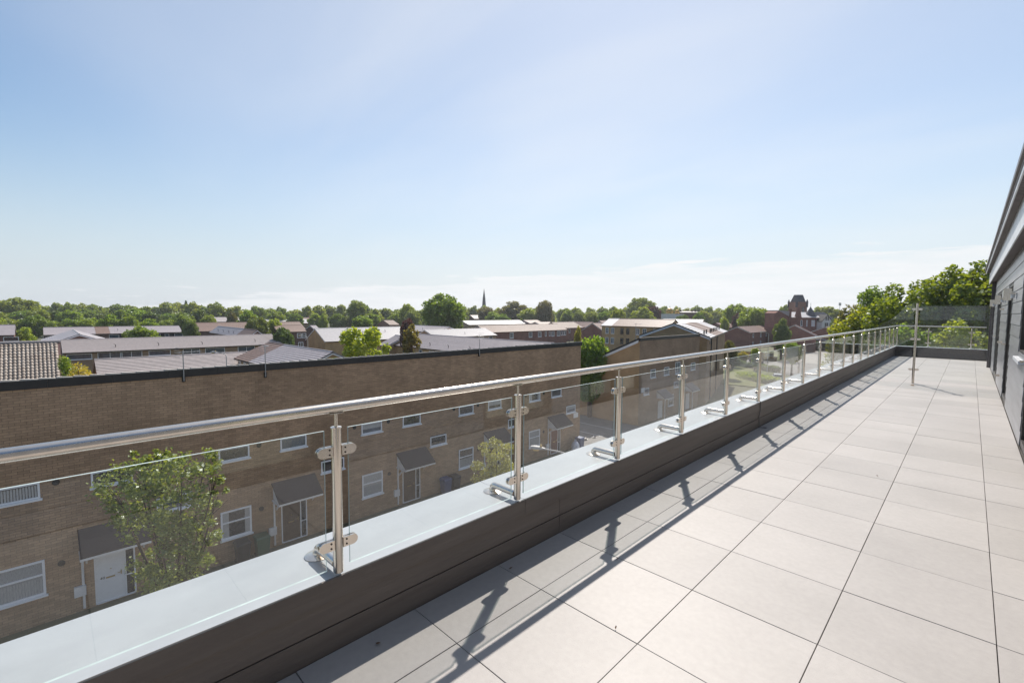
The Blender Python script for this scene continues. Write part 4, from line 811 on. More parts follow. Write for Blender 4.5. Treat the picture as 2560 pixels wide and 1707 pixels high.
for y in (1.6, 4.0, 8.6, 10.6, 12.9, 15.2, 18.0, 21.5): PG(MB().tube([(xe-.95, y, ze+.28), (xe-.95, y, ze+.95)], .09, 8), 'roof_vent', M_BLACK)
aerial('small aerial on the corner of the striped-roof flats', (-23.45, 59.6, -2.3), .7, (.9, .3, 0), 5, .2)
aerial('tall aerial standing in front of the yellow flats', (-26.3, 46.0, -2.2), 2.6, (.8, .3, 0), 6, .5)
house('house', 'white glaring flat-pitched roof right behind the yellow flats', 'X', (1668, 798), (1750, 800), -.3, (1640, 817), -2.2, M_BRICKY, [(0, 1, PA)], half=5, courses=False, barge=M_TRED)
# red brick houses to the right
wr = dict(pane=M_PANEB, mull=1, t=.13)
house('house', 'dark red brick house with brown roof and rooflight, right of the striped roof', 'Y', (1836, 816.5), (1916, 813.5), -3.1, (1868, 839), -5.1, M_BRICKR, [(0, .62, RD), (.62, 1, BR)], [('n', f, .35, 1.2, 1.4, wr) for f in (.12, .40, .62, .84, .96)]+[('n', f, 3.3, 1.2, 1.4, wr) for f in (.12, .4, .84)], half=4.6, gauge=.4)
house('house', 'red-brown roofs stepped between the striped roof and the brick house', 'Y', (1776, 807), (1832, 806.5), -2.9, (1790, 822), -5.0, M_BRICKR, [(0, .45, RD), (.45, 1, RD)], half=5, courses=False, barge=M_FASC)
house('house', 'brown roof with bright ridge bumps beyond the striped roof', 'Y', (1775, 787), (1815, 787), -1.6, (1770, 800), -4.2, M_BRICKD, [(0, 1, BR)], half=6, courses=False, barge=None)
house('house', 'brown roofed house with bay window before the round trees', 'Y', (1817, 793), (1842, 793), -2.2, (1820, 801), -4.0, M_BRICKR, [(0, 1, BR)], [('n', .5, .4, 1.6, 1.5, wr)], half=5, courses=False, barge=None)
house('house', 'low brown roof left of the gold domes', 'Y', (1650, 790), (1688, 786), -1.6, (1650, 800), -4.0, M_BRICKR, [(0, 1, BR)], half=6, courses=False, barge=None)
house('house', 'low brown roof just behind the striped roof', 'Y', (1728, 793), (1752, 793), -1.8, (1730, 802), -4.0, M_BRICKR, [(0, 1, BR)], half=5, courses=False, barge=None)
house('house', 'plain red brick gable left of the brown terrace at right', 'Y', (1981, 812), (1995, 812), -1.9, (1970, 830), -5.0, M_BRICKR, [(0, 1, RD)], half=6, courses=False)
house('terrace_row', 'brown tiled terrace right of the brick gable behind the railing', 'Y', (2024, 816), (2112, 817), -2.6, (2016, 840), -4.7, M_BRICKR, [(0, .7, BR), (.7, 1, BR)], [('n', f, .5, 2.4, 1.3, dict(pane=M_PANE, mull=2, t=.16)) for f in (.12, .42, .75)], half=5, gauge=.4)
# ---- landmarks
def tower(name, label, cat, px, ybase, dep): 
    c = at_d(px, ybase, dep); return thing(name, label, cat, (c[0], c[1], GZ)), c
SPD = 420
t, c = tower('church_spire', 'slender dark grey church spire rising above the trees', 'church', 1210, 760, SPD); k = SPD/FPX
hh = lambda py: EYE[2] + (779.6-py)*k - GZ
mb = MB().box(-1.9, 1.9, -1.9, 1.9, 0, hh(766)); mb.build('tower', M_STONED, t)
MB().lathe([(5.0*k, hh(766)), (4.4*k, hh(760)), (3.1*k, hh(744)), (1.3*k, hh(731)), (.04, hh(721.5))], (0, 0, 0), 8).build('spire', M_STONED, t)
# red brick church building with tower and cone
cb2 = thing('church', 'red brick church with pinnacled tower and conical roof among the trees', 'church', tuple(at_d(1998, 800, 170)[:2])+(GZ,)); k = 170/FPX
vr = np.array([_r[0], _r[1], 0]); vr /= np.linalg.norm(vr); vf = np.array([_f[0], _f[1], 0]); vf /= np.linalg.norm(vf)
cb2.rotation_euler = (0, 0, math.atan2(vr[1], vr[0]))
def H_(py, d=0): return EYE[2]+(784.8-py)*(170+d)/FPX-GZ
def X_(px, d=0): return (px-1280)*(170+d)/FPX-(1998-1280)*170/FPX
mb = MB().hexa([(X_(1985, 7), 6, 0), (X_(2012, 7), 6, 0), (X_(1985, 7), 11, 0), (X_(2012, 7), 11, 0), (X_(1985, 7), 6, H_(755, 7)), (X_(2012, 7), 6, H_(755, 7)), (X_(1985, 7), 11, H_(755, 7)), (X_(2012, 7), 11, H_(755, 7))])
tw = mb.build('tower', M_STONE, cb2)
MB().hexa([(X_(1988, 7), 6.3, H_(755, 7)), (X_(2009.5, 7), 6.3, H_(755, 7)), (X_(1988, 7), 10.7, H_(755, 7)), (X_(2009.5, 7), 10.7, H_(755, 7)), (X_(1992, 7), 7.6, H_(737, 7)), (X_(2007, 7), 7.6, H_(737, 7)), (X_(1992, 7), 9.4, H_(737, 7)), (X_(2007, 7), 9.4, H_(737, 7))]).build('tower_roof', M_STONED, tw)
for px in (1985.7, 2011.5):
    for yy in (6, 11): MB().lathe([(.42, H_(768, 7)), (.42, H_(757, 7)), (.5, H_(756, 7)), (.05, H_(748, 7))], (X_(px, 7), yy, 0), 6).build('pinnacle', M_STONED, tw)
MB().prism([(X_(1999.5, 7), 5.95, H_(780, 7)), (X_(2005, 7), 5.95, H_(780, 7)), (X_(2005, 7), 5.95, H_(770, 7)), (X_(2002.2, 7), 5.95, H_(766, 7)), (X_(1999.5, 7), 5.95, H_(770, 7))], (0, .1, 0)).build('belfry_window', M_PANE, tw)
MB().box(X_(1970), X_(2046), -2, 6, 0, H_(793)).build('nave', M_BRICKR, cb2)
MB().hexa([(X_(1970), -2.4, H_(793.5)), (X_(2046.5), -2.4, H_(793.5)), (X_(1970), 6, H_(793.5)), (X_(2046.5), 6, H_(793.5)), (X_(1972), 1.8, H_(780)), (X_(2022), 1.8, H_(780)), (X_(1972), 2.2, H_(780)), (X_(2022), 2.2, H_(780))]).build('nave_roof', PA, cb2)
MB().prism([(X_(1934), -1, 0), (X_(1970), -1, 0), (X_(1970), -1, H_(792)), (X_(1943), -1, H_(777)), (X_(1934), -1, H_(783))], (0, 7, 0)).build('side_gable', M_BRICKR, cb2)
MB().hexa([(X_(1941.5), -1.3, H_(777.5)), (X_(1971), -1.3, H_(792.5)), (X_(1941.5), 6.3, H_(777.5)), (X_(1971), 6.3, H_(792.5)), (X_(1941.5), -1.3, H_(776)), (X_(1971), -1.3, H_(778)), (X_(1941.5), 6.3, H_(776)), (X_(1971), 6.3, H_(778))]).build('side_roof', LV, cb2)
MB().lathe([(X_(2044.5)-X_(2027), H_(793)), (X_(2042)-X_(2027), H_(790)), (X_(2034)-X_(2027), H_(778)), (X_(2028.5)-X_(2027), H_(769)), (.06, H_(766)), (.05, H_(757))], (X_(2027), .4, 0), 14).build('cone_roof', M_STONED, cb2)
MB().box(X_(1967.5), X_(1971.5), -1.6, -.6, H_(794), H_(773)).build('chimney', M_BRICKR, cb2)
MB().hexa([(X_(1979), -2.9, H_(795)), (X_(1992), -2.9, H_(795)), (X_(1979), -1.5, H_(795)), (X_(1992), -1.5, H_(795)), (X_(1984), -2.5, H_(769)), (X_(1988), -2.5, H_(769)), (X_(1984), -1.7, H_(769)), (X_(1988), -1.7, H_(769))]).build('chimney', M_BRICKR, cb2)
for px, w_, m_ in ((1993, 4.6, M_PANEB), (2007.5, 2.6, M_PANEB), (2020, 8.4, M_WHITED), (2035, 5, M_PANEB)):
    window(cb2, (X_(px), -2.02, H_(815)), (1, 0, 0), None, w_*k, H_(800)-H_(815), (0, -1, 0), pane=m_, t=.12)
# white gabled house near the church
hw = thing('house', 'white gabled house with dark steep roof beside the church', 'house', tuple(at_d(2066, 800, 165)[:2])+(GZ,)); hw.rotation_euler = cb2.rotation_euler; k = 165/FPX
def X2(px): return (px-2066)*k
def H2_(py): return EYE[2]+(785.3-py)*k-GZ
MB().prism([(X2(2056), 0, 0), (X2(2079), 0, 0), (X2(2079), 0, H2_(802)), (X2(2067.5), 0, H2_(788)), (X2(2056), 0, H2_(802))], (0, 4, 0)).build('wall', M_RENDER, hw)
mb = MB()
for s, px in ((1, 2081), (-1, 2054)): mb.prism([(X2(2067.5), -.25, H2_(786.5)), (X2(px), -.25, H2_(803)), (X2(px), -.25, H2_(804.5)), (X2(2067.5), -.25, H2_(788.5))], (0, 4.5, 0))
mb.build('gable_roof', M_FASC, hw)
MB().hexa([(X2(2056), 4, H2_(800)), (X2(2108), 4, H2_(800)), (X2(2056), 10, H2_(800)), (X2(2108), 10, H2_(800)), (X2(2060), 7, H2_(780)), (X2(2092), 7, H2_(780)), (X2(2060), 7.4, H2_(780)), (X2(2092), 7.4, H2_(780))]).build('main_roof', SLT, hw)
MB().box(X2(2056), X2(2106), 4.1, 9.8, 0, H2_(801)).build('main_wall', M_RENDER, hw)
for px in (2064, 2069): window(hw, (X2(px), -.02, H2_(801)), (1, 0, 0), None, 2.6*k, 8*k, (0, -1, 0), t=.06, frame=M_FASC, sill=False)
for px in (2062.5, 2067, 2074.5): window(hw, (X2(px), -.02, H2_(816)), (1, 0, 0), None, 3.4*k, 9*k, (0, -1, 0), t=.06, frame=M_FASC, sill=False)
# gold domes
gd = thing('domed_temple', 'pair of small gold domes showing above the brown roofs', 'temple', tuple(at_d(1674, 785, 230)[:2])+(GZ,)); k = 230/FPX; gd.rotation_euler = cb2.rotation_euler
Hd = lambda py: EYE[2]+(782.6-py)*k-GZ
MB().box(-13*k, 32*k, -3, 5, 0, Hd(785)).build('wall', M_RENDER, gd)
for px, r_, yt in ((0, 9.5, 770), (19, 6, 774)):
    mb = MB(); n = 8; b_ = 783.5
    prof = [(r_*.8*k, Hd(b_)), (r_*k, Hd(b_-(b_-yt)*.35)), (r_*.93*k, Hd(b_-(b_-yt)*.6)), (r_*.6*k, Hd(b_-(b_-yt)*.88)), (.05, Hd(yt))]
    mb.lathe(prof, (px*k, 0, 0), 16).build('dome', M_GOLD, gd, True)
    MB().tube([(px*k, 0, Hd(yt+1)), (px*k, 0, Hd(yt-5))], .12, 6).build('finial', M_GOLD, gd)
fr = thing('villa', 'dark roofline with several chimneys right of the gold domes', 'house', tuple(at_d(1725, 782, 260)[:2])+(GZ,)); fr.rotation_euler = cb2.rotation_euler; k = 260/FPX
Hv = lambda py: EYE[2]+(783-py)*k-GZ
MB().box(-24*k, 22*k, 0, 8, 0, Hv(781)).build('wall', M_BRICKD, fr); MB().hexa([(-25*k, -.4, Hv(781)), (23*k, -.4, Hv(781)), (-25*k, 8.4, Hv(781)), (23*k, 8.4, Hv(781)), (-20*k, 3, Hv(778)), (19*k, 3, Hv(778)), (-20*k, 5, Hv(778)), (19*k, 5, Hv(778))]).build('roof', SLT, fr)
for px in (-28, -19, 9, 17): MB().box((px-1.3)*k, (px+1.3)*k, 2, 4, Hv(784), Hv(775)).build('chimney', M_BRICKD, fr)
fm = thing('floodlight_mast', 'thin floodlight mast on the skyline right of the church', 'mast', tuple(at_d(2099, 780, 500)[:2])+(GZ,)); k = 500/FPX
MB().tube([(0, 0, 0), (0, 0, EYE[2]+(785.5-763)*k-GZ)], .25, 6).build('mast', M_GALV, fm); z_ = EYE[2]+(785.5-763)*k-GZ
MB().box(-1.1, 1.1, -.2, .2, z_-.5, z_+2.6).build('lamp_bank', M_GALV, fm)
# H1 pantile roof (real pantiles, one stuff part)
h1 = thing('house', 'house with chequered pantile roof at the left edge behind the flats', 'house', (-75, 8, GZ))
a_, b_ = at_z(-60, 858, -2.1), at_z(150, 854.5, -2.1); xr1 = b_[0]; y0_, y1_ = a_[1]-6, b_[1]; hs = 4.6; zr1, ze1 = -2.1, -6.3
h1.location = (xr1, (y0_+y1_)/2, GZ); oy = (y0_+y1_)/2
MB().prism([(-hs+.3, y0_-oy, 0), (hs-.3, y0_-oy, 0), (hs-.3, y0_-oy, ze1+.1-GZ), (0, y0_-oy, zr1-.1-GZ), (-hs+.3, y0_-oy, ze1+.1-GZ)], (0, y1_-y0_-.12, 0)).build('wall', M_BRICKR, h1)
mb = MB(); SL1 = math.hypot(hs, zr1-ze1); nx1, nz1 = (zr1-ze1)/SL1, hs/SL1; nr = int(SL1/.40); PT = .31; ncol = int((y1_-y0_)/PT)
for r in range(nr):
    s0 = r/nr; s1 = (r+1.12)/nr
    for c_ in range(ncol):
        ybase = y0_-oy+c_*PT; pr_ = []
        for q in range(5):
            f = q/4; hgt = .06*math.sin(math.pi*(f*1.25)) if f < .8 else -.03
            pr_.append((ybase+PT*f, hgt+.02))
        for q in range(4):
            (ya_, ha), (yb_, hb) = pr_[q], pr_[q+1]
            def R1(y, s, h): return (hs*(1-s)+nx1*h, y, ze1+(zr1-ze1)*s+nz1*h-GZ)
            mb.quad(R1(ya_, s0, ha+.06), R1(yb_, s0, hb+.06), R1(yb_, s1, hb), R1(ya_, s1, ha)); mb.quad(R1(ya_, s0, -.03), R1(yb_, s0, -.03), R1(yb_, s0, hb+.06), R1(ya_, s0, ha+.06))
M_PAN = mat('pantile', (.21, .155, .12), .6, tint=(.36, .31, .26), scale=1.4, island=.22, spec=.3)  # random tile brightness stands for lit and shaded tile faces
stuff(mb.build('pantiles', M_PAN, h1, fix=False))
MB().quad((hs, y0_-oy, ze1-GZ), (hs, y1_-oy, ze1-GZ), (0, y1_-oy, zr1-GZ), (0, y0_-oy, zr1-GZ)).quad((-hs, y0_-oy, ze1-GZ), (-hs, y1_-oy, ze1-GZ), (0, y1_-oy, zr1+.02-GZ), (0, y0_-oy, zr1+.02-GZ)).build('roof', M_TRED, h1, fix=False)
MB().tube([(0, y0_-oy, zr1+.05-GZ), (0, y1_-oy, zr1+.05-GZ)], .16, 10).build('ridge_tiles', M_TBEI, h1)
MB().prism([(0, y1_-oy-.02, zr1-.25-GZ), (hs, y1_-oy-.02, ze1-.25-GZ), (hs, y1_-oy-.02, ze1+.02-GZ), (0, y1_-oy-.02, zr1+.02-GZ)], (0, .04, 0)).build('bargeboard', M_TRED, h1)

# ================================================================== VEGETATION
def leaves_mesh(name, m, pts, size, seed, up=.25, asp=1.6):
    """each leaf one quad at pts with random orientation."""
    rs = np.random.RandomState(seed); n = len(pts); size = np.broadcast_to(np.asarray(size, float), (n,))*rs.uniform(.65, 1.3, n)
    d = rs.normal(size=(n, 3)); d[:, 2] *= .6; d /= np.linalg.norm(d, axis=1)[:, None]
    h = rs.normal(size=(n, 3)); h[:, 2] += up; e = np.cross(d, h); e /= np.linalg.norm(e, axis=1)[:, None]
    a = d*size[:, None]*.5*asp**.5; b = e*size[:, None]*.5/asp**.5
    nrm = np.cross(d, e)*size[:, None]*.12
    V = np.stack([pts-a, pts-b+nrm, pts+a, pts+b+nrm], 1).reshape(-1, 3)
    me = bpy.data.meshes.new(name); me.vertices.add(4*n); me.vertices.foreach_set('co', V.ravel().astype(np.float32))
    me.loops.add(4*n); me.loops.foreach_set('vertex_index', np.arange(4*n, dtype=np.int32)); me.polygons.add(n); me.polygons.foreach_set('loop_start', np.arange(0, 4*n, 4, dtype=np.int32))
    me.materials.append(m); me.update(calc_edges=True); me.validate(); return me
def crown_pts(seed, n, nl=16, lr=(.22, .42), shape='round', gaps=.0, shell=.55):
    """points in a crown of unit half-width, z 0..2 (so 1 unit = half-width)."""
    rs = np.random.RandomState(seed); C = []
    for i in range(nl):
        for _ in range(40):
            p = rs.uniform(-1, 1, 3)
            if np.linalg.norm(p) > 1: continue
            if shape == 'cone':
                w = .95*(1-(p[2]+1)/2)**.75+.05
            elif shape == 'col': w = .75*(1-abs(p[2])**3)+.1
            elif shape == 'vase': w = .35+.6*((p[2]+1)/2)
            else: w = 1
            p = np.array([p[0]*w, p[1]*w, p[2]])
            break
        l = rs.uniform(*lr)
        if C:
            best = None
            for _ in range(7):
                g = rs.normal(size=3); g = g/np.linalg.norm(g)*rs.uniform(.25, 1)**.5
                if shape == 'cone': w = .95*(1-(g[2]+1)/2)**.75+.05
                elif shape == 'col': w = .75*(1-abs(g[2])**3)+.1
                elif shape == 'vase': w = .35+.6*((g[2]+1)/2)
                else: w = 1
                g = np.array([g[0]*w, g[1]*w, g[2]])*(1-l*.8); dm = min(np.linalg.norm(g-c_[0]) for c_ in C)
                if best is None or dm > best[0]: best = (dm, g)
            p = best[1]
        else: p = p*(1-l*.8)
        C.append((p, l))
    C.sort(key=lambda c: c[0][2]); per = rs.multinomial(n, np.array([c[1]**2 for c in C])/sum(c[1]**2 for c in C)); out = []
    for (p, l), k in zip(C, per):
        d = rs.normal(size=(k, 3)); d /= np.linalg.norm(d, axis=1)[:, None]; r = l*(shell+(1-shell)*rs.uniform(0, 1, k)**.6)*(1+.18*np.sin(7*d[:, 0]+3*p[0]*9)*np.cos(6*d[:, 1]+p[1]*11))
        q = p+d*r[:, None]*np.array([1.1, 1.1, .85]); out.append(q)
    q = np.concatenate(out); q[:, 2] += 1; return q[:, :3], C
def trunk_mesh(name, h, r, seed, limbs=5, spread=.8, top=None):
    rs = np.random.RandomState(seed); mb = MB(); top = top or h*.7
    mb.tube([(0, 0, 0), (.04*h*.2, 0, h*.2), (-.02*h*.3, .02*h, h*.45), (0, 0, top)], [r, r*.8, r*.6, r*.18], 8)
    for k in range(limbs):
        a = 2*math.pi*k/limbs+rs.uniform(-.4, .4); z0 = h*rs.uniform(.28, .5); L = spread*rs.uniform(.6, 1)
        mb.tube([(0, 0, z0), (.45*L*math.cos(a), .45*L*math.sin(a), z0+h*.12), (L*math.cos(a), L*math.sin(a), z0+h*rs.uniform(.22, .36))], [r*.45, r*.3, r*.08], 6)
    return mb.mesh(name, M_BARK, True)
VAR = {}
def variant(kind, i):
    key = (kind, i)
    if key in VAR: return VAR[key]
    if kind == 'far': pts, _ = crown_pts(100+i, 4200, 34, (.2, .36)); me = leaves_mesh('crown', L_FAR, pts, .14, 200+i)
    elif kind == 'mid': pts, _ = crown_pts(300+i, 11000, 46, (.17, .33)); me = leaves_mesh('crown', L_MID, pts, .09, 400+i)
    elif kind == 'col': pts, _ = crown_pts(500+i, 3600, 30, (.16, .3), 'col'); me = leaves_mesh('crown', L_DARK, pts, .14, 600+i)
    elif kind == 'con': pts, _ = crown_pts(700+i, 8000, 50, (.14, .26), 'cone'); me = leaves_mesh('crown', L_OLV, pts, .10, 800+i)
    VAR[key] = me; return me
tr_m = {k: trunk_mesh('trunk', 1.0, .03, k, 5, .28) for k in range(3)}
def tree(label, px, ytop, hw, dep, kind='far', m=None, crown_bot=.22, name='broadleaf_tree', group=None, i=None, sq=1.0, ybot=None, rz=None):
    c = at_d(px, 780, dep); k = dep/FPX; w = hw*k; zt = at_d(px, ytop, dep)[2]; H = zt-GZ
    t = thing(name, label, 'tree', (c[0], c[1], GZ), group, (0, 0, random.uniform(0, 6.28) if rz is None else rz))
    i = random.randint(0, 5 if kind == 'far' else 3) if i is None else i
    zb_ = H*crown_bot if ybot is None else at_d(px, ybot, dep)[2]-GZ
    link('trunk', tr_m[i % 3], t, None, None, (H*1.0, H*1.0, H*.92))
    o = link('crown', variant(kind, i), t, (0, 0, zb_), None, (w, w*sq, (H-zb_)/2))
    if m: o.material_slots[0].link = 'OBJECT'; o.material_slots[0].material = m
    return t
# prominent trees (label, px, top, half width px, depth m, kind, material)
T = tree
T('huge rounded tree on the skyline at the far left', 45, 742, 46, 235, 'mid', L_FAR, i=0)
T('slim dark poplar standing alone on the left skyline', 466, 748, 8, 330, 'col', L_DARK, name='poplar_tree')
T('tall airy tree with see-through top, left of centre on the skyline', 893, 746, 25, 245, 'mid', L_FAR, i=1)
T('big round dark green tree left of the spire', 1108, 729, 56, 156, 'mid', L_MID, i=2, crown_bot=.1)
T('tall brownish conifer right of the spire', 1363, 746, 24, 285, 'mid', L_OLV, name='conifer_tree', crown_bot=.05, i=1)
T('broad brown-green tree between spire and conifer', 1285, 752, 40, 315, 'mid', L_OLV, i=3, crown_bot=.15)
T('bright green round tree in front of the broad brown-green one', 1322, 768, 28, 288, 'mid', L_LIGHT, i=0, crown_bot=.15)
T('golden-green tree just below the spire', 1216, 764, 24, 320, 'mid', L_OLV, i=1)
T('light green shrubby tree in front of the low roof below the spire', 1232, 778, 22, 285, 'mid', L_LIGHT, i=2)
T('pale green tree right below the spire, beside the light shrubby one', 1256, 784, 22, 275, 'mid', L_LIGHT, i=3)
T('purple copper beech behind the round green tree, right of centre', 1628, 762, 26, 262, 'mid', L_COP, i=1, crown_bot=.15)
T('large grey-green tree right of centre with feathery top', 1602, 742, 40, 310, 'mid', L_FAR, i=2, crown_bot=.2)
T('round green tree in front of the copper beech', 1607, 766, 34, 240, 'mid', L_MID, i=3, crown_bot=.1)
T('green tree between white house and yellow flats', 1546, 768, 22, 205, 'mid', L_MID, i=0, crown_bot=.15)
T('purple bush above the small vase-shaped sapling', 1020, 790, 22, 85, 'mid', L_COP, i=1, crown_bot=.3, name='bush')
T('small green tree behind the sapling on the skyline', 1018, 757, 20, 250, 'mid', L_LIGHT, i=2)
T('round leafy tree right of centre, left one of the pair', 1838, 757, 34, 240, 'mid', L_LIGHT, i=0, crown_bot=.1)
T('round leafy tree right of centre, right one of the pair', 1893, 762, 46, 190, 'mid', L_MID, i=1, crown_bot=.05)
T('dark purple bush between the round leafy pair', 1850, 780, 20, 215, 'mid', L_COP, i=2)
T('dark upright evergreen before the church', 1957, 794, 22, 118, 'mid', L_DARK, i=3, crown_bot=.1)
T('green tree behind the church tower', 1963, 761, 22, 240, 'far', i=1)
T('large tree behind the church to its right', 2065, 764, 42, 245, 'mid', L_FAR, i=2)
T('dark rounded evergreen right of the white gabled house', 2105, 784, 25, 140, 'mid', L_DARK, i=0, crown_bot=.1)
T('dark clipped evergreens left of the brown roofs near the domes', 1708, 783, 24, 200, 'mid', L_DARK, i=1, crown_bot=.05, name='conifer_tree')
T('green tree right of the dark clipped evergreens', 1748, 778, 17, 225, 'mid', L_MID, i=2, crown_bot=.1)
T('tree left of the gold domes', 1652, 767, 12, 320, 'far', i=3)
T('small leafy tree in front of the brown bumps roof', 1813, 791, 11, 185, 'mid', L_LIGHT, i=0)
T('round garden tree in front of pale roofs, left', 521, 783, 19, 175, 'mid', L_MID, i=1, crown_bot=.15)
T('slim yellowish garden tree in front of pale roofs, left', 580, 777, 13, 190, 'mid', L_OLV, i=2, crown_bot=.15)
T('light green garden tree at the end of the brown long roof', 620, 774, 27, 178, 'mid', L_LIGHT, i=3, crown_bot=.15)
T('dark spreading tree over the brown long roof', 643, 788, 32, 135, 'mid', L_DARK, i=0, crown_bot=.15)
T('pale green tree right of the dark spreading one', 682, 792, 22, 140, 'mid', L_LIGHT, i=1, crown_bot=.15)
T('dark green tree beside the beige terrace gable', 706, 814, 28, 98, 'mid', L_DARK, i=2, crown_bot=.05)
T('small bright tree behind the red brick house', 808, 783, 11, 205, 'mid', L_LIGHT, i=3)
T('pale rounded tree behind the yellow-green tree', 905, 787, 26, 185, 'mid', L_LIGHT, i=2, crown_bot=.3)
T('bushy green tree in front of the third-row terrace at left', 352, 812, 42, 106, 'mid', L_MID, i=0, crown_bot=.05)
T('dark tree at the right end of the third-row terrace at left', 475, 797, 20, 130, 'mid', L_DARK, i=1, crown_bot=.1)
T('light shrub right of the red brick house at the left edge', 58, 815, 24, 112, 'mid', L_LIGHT, i=2, crown_bot=.05)
T('yellowish tree by the brown end house, centre', 1446, 812, 13, 78, 'mid', L_YEL, i=3, crown_bot=.1)
T('leafy tree between the near flats and the second block', 1478, 828, 52, 52, 'mid', L_LIGHT, i=1, crown_bot=.1)
T('rusty small tree at the corner of the striped-roof flats', 1826, 848, 20, 84, 'mid', L_OLV, i=2, crown_bot=.15)
T('leafy sapling in the far garden behind the railing', 1985, 851, 24, 88, 'mid', L_LIGHT, i=0, crown_bot=.3)
T('dense shrub in front of the dark red house', 1892, 862, 10, 96, 'mid', L_LIGHT, i=1, crown_bot=.05, name='bush')
T('yellow flowering bush by the far pavement', 1862, 878, 13, 112, 'mid', L_YEL, i=2, crown_bot=.02, name='bush')
T('dark clipped bush by the car at the road bend', 1843, 888, 15, 100, 'mid', L_DARK, i=3, crown_bot=.0, name='bush')
# left tree mass and skyline rows
rows = []
rs = random.Random(11)
x = -10
while x < 560: rows.append((x, rs.uniform(752, 764), rs.uniform(20, 30), rs.uniform(265, 330), 'far', None)); x += rs.uniform(26, 38)
x = -20
while x < 500: rows.append((x, rs.uniform(768, 780), rs.uniform(24, 34), rs.uniform(195, 225), 'mid', rs.choice([L_MID, L_DARK, L_FAR, L_LIGHT]))); x += rs.uniform(34, 46)
x = -15
while x < 490: rows.append((x, rs.uniform(785, 797), rs.uniform(24, 34), rs.uniform(148, 168), 'mid', rs.choice([L_MID, L_LIGHT, L_MID, L_LIGHT]))); x += rs.uniform(40, 52)
x = 560
while x < 1080: rows.append((x, rs.uniform(758, 772), rs.uniform(18, 28), rs.uniform(260, 340), 'far', None)); x += rs.uniform(24, 36)
x = 690
while x < 1060: rows.append((x, rs.uniform(771, 783), rs.uniform(18, 26), rs.uniform(225, 250), 'mid', rs.choice([L_MID, L_FAR, L_LIGHT]))); x += rs.uniform(38, 60)
x = 1150
while x < 1800: rows.append((x, rs.uniform(761, 772), rs.uniform(16, 24), rs.uniform(330, 400), 'far', None)); x += rs.uniform(24, 36)
for x in (1420, 1450, 1480, 1512, 1530): rows.append((x, rs.uniform(768, 776), 20, rs.uniform(250, 290), 'mid', rs.choice([L_MID, L_FAR])))
for x in (1760, 1790, 1940, 2030): rows.append((x, rs.uniform(772, 779), 22, rs.uniform(300, 360), 'far', None))
rows.sort()
sz = lambda h: 'broad' if h > 27 else ('narrow' if h < 20 else 'rounded')
tone = {id(L_MID): 'green', id(L_DARK): 'dark', id(L_FAR): 'grey-green', id(L_LIGHT): 'light green'}
cnt = {}
for i, (x, yt, hw_, dp, kd, m_) in enumerate(rows):
    w_ = 'far skyline row' if dp > 255 else ('middle tree belt' if dp > 180 else 'near tree belt')
    cnt[w_] = cnt.get(w_, -1)+1
    T(f'{sz(hw_)} {tone.get(id(m_), "hazy green")} tree in the {w_}, {ordinal(cnt[w_])} of that row from the left', x, yt, hw_, dp, kd, m_, group='trees along the skyline', crown_bot=.12)
# far woods closing the horizon
rs_ = np.random.RandomState(5); pts = []
for k in range(26000):
    px = rs_.uniform(-60, 2500); dp = rs_.uniform(430, 640); c = at_d(px, 780, dp); pts.append((c[0], c[1], GZ+rs_.uniform(1, 11.5)+1.5*math.sin(px*.05)+1.2*math.sin(px*.13+1)))
wd_ = link('far_woodland', leaves_mesh('far_woodland', L_FAR, np.array(pts), 2.6, 6)); wd_['label'] = 'distant woodland closing the horizon behind the houses'; wd_['category'] = 'woodland'; stuff(wd_)
# custom near trees
def big_tree(label, c, w, H, zb_, n, leaf, m, seed, nl=22, lr=(.18, .36), shape='round', name='broadleaf_tree', trunk_r=.16, sq=1.0, limbs=7, cat='tree', base=GZ):
    t = thing(name, label, cat, (c[0], c[1], base))
    pts, C = crown_pts(seed, n, nl, lr, shape); pts = pts*np.array([w, w*sq, (H-zb_)/2])+np.array([0, 0, zb_])
    link('crown', leaves_mesh('crown', m, pts, leaf, seed+1), t)
    mb = MB(); rs = np.random.RandomState(seed); mb.tube([(0, 0, 0), (.05*w, 0, zb_*.6), (0, .04*w, (zb_+H)/2), (0, 0, H*.92)], [trunk_r, trunk_r*.8, trunk_r*.5, trunk_r*.12], 9)
    for (p, l) in C[::max(1, len(C)//limbs)]:
        e = np.array([p[0]*w, p[1]*w*sq, (p[2]+1)*(H-zb_)/2+zb_]); z0 = max(zb_*.5, e[2]-.45*(H-zb_)); mb.tube([(0, 0, z0), (e[0]*.5, e[1]*.5, z0+(e[2]-z0)*.6), tuple(e)], [trunk_r*.4, trunk_r*.25, trunk_r*.06], 6)
    mb.build('trunk', M_BARK, t, True); return t
c = at_d(905, 780, 37); big_tree('bright yellow-green tree poking up behind the black roof edge', c, 2.5, 11.2, 3.5, 9000, .20, L_LIGHT, 21, 26, (.12, .30), 'round')
c = at_d(1028, 780, 40); big_tree('slim vase-shaped sapling behind the black roof edge', c, 1.05, 11.2, 6.6, 2600, .17, L_OLV, 22, 16, (.14, .3), 'vase', trunk_r=.12)
c = at_d(1034, 780, 37); big_tree('low bush at the foot of the sapling behind the roof edge', c, .9, 8.0, 4.0, 1800, .18, L_OLV, 27, 10, name='bush')
c = at_d(188, 780, 44); big_tree('dense yellow bush between the pantile roof and the beige roof', c, 1.55, 7.0, 1.0, 6500, .14, L_YEL, 23, 18, (.3, .5), name='bush')
c = at_d(165, 780, 46); big_tree('green shrub just above the yellow bush', c, 1.1, 7.7, 1.5, 2600, .15, L_LIGHT, 24, 10, name='bush')
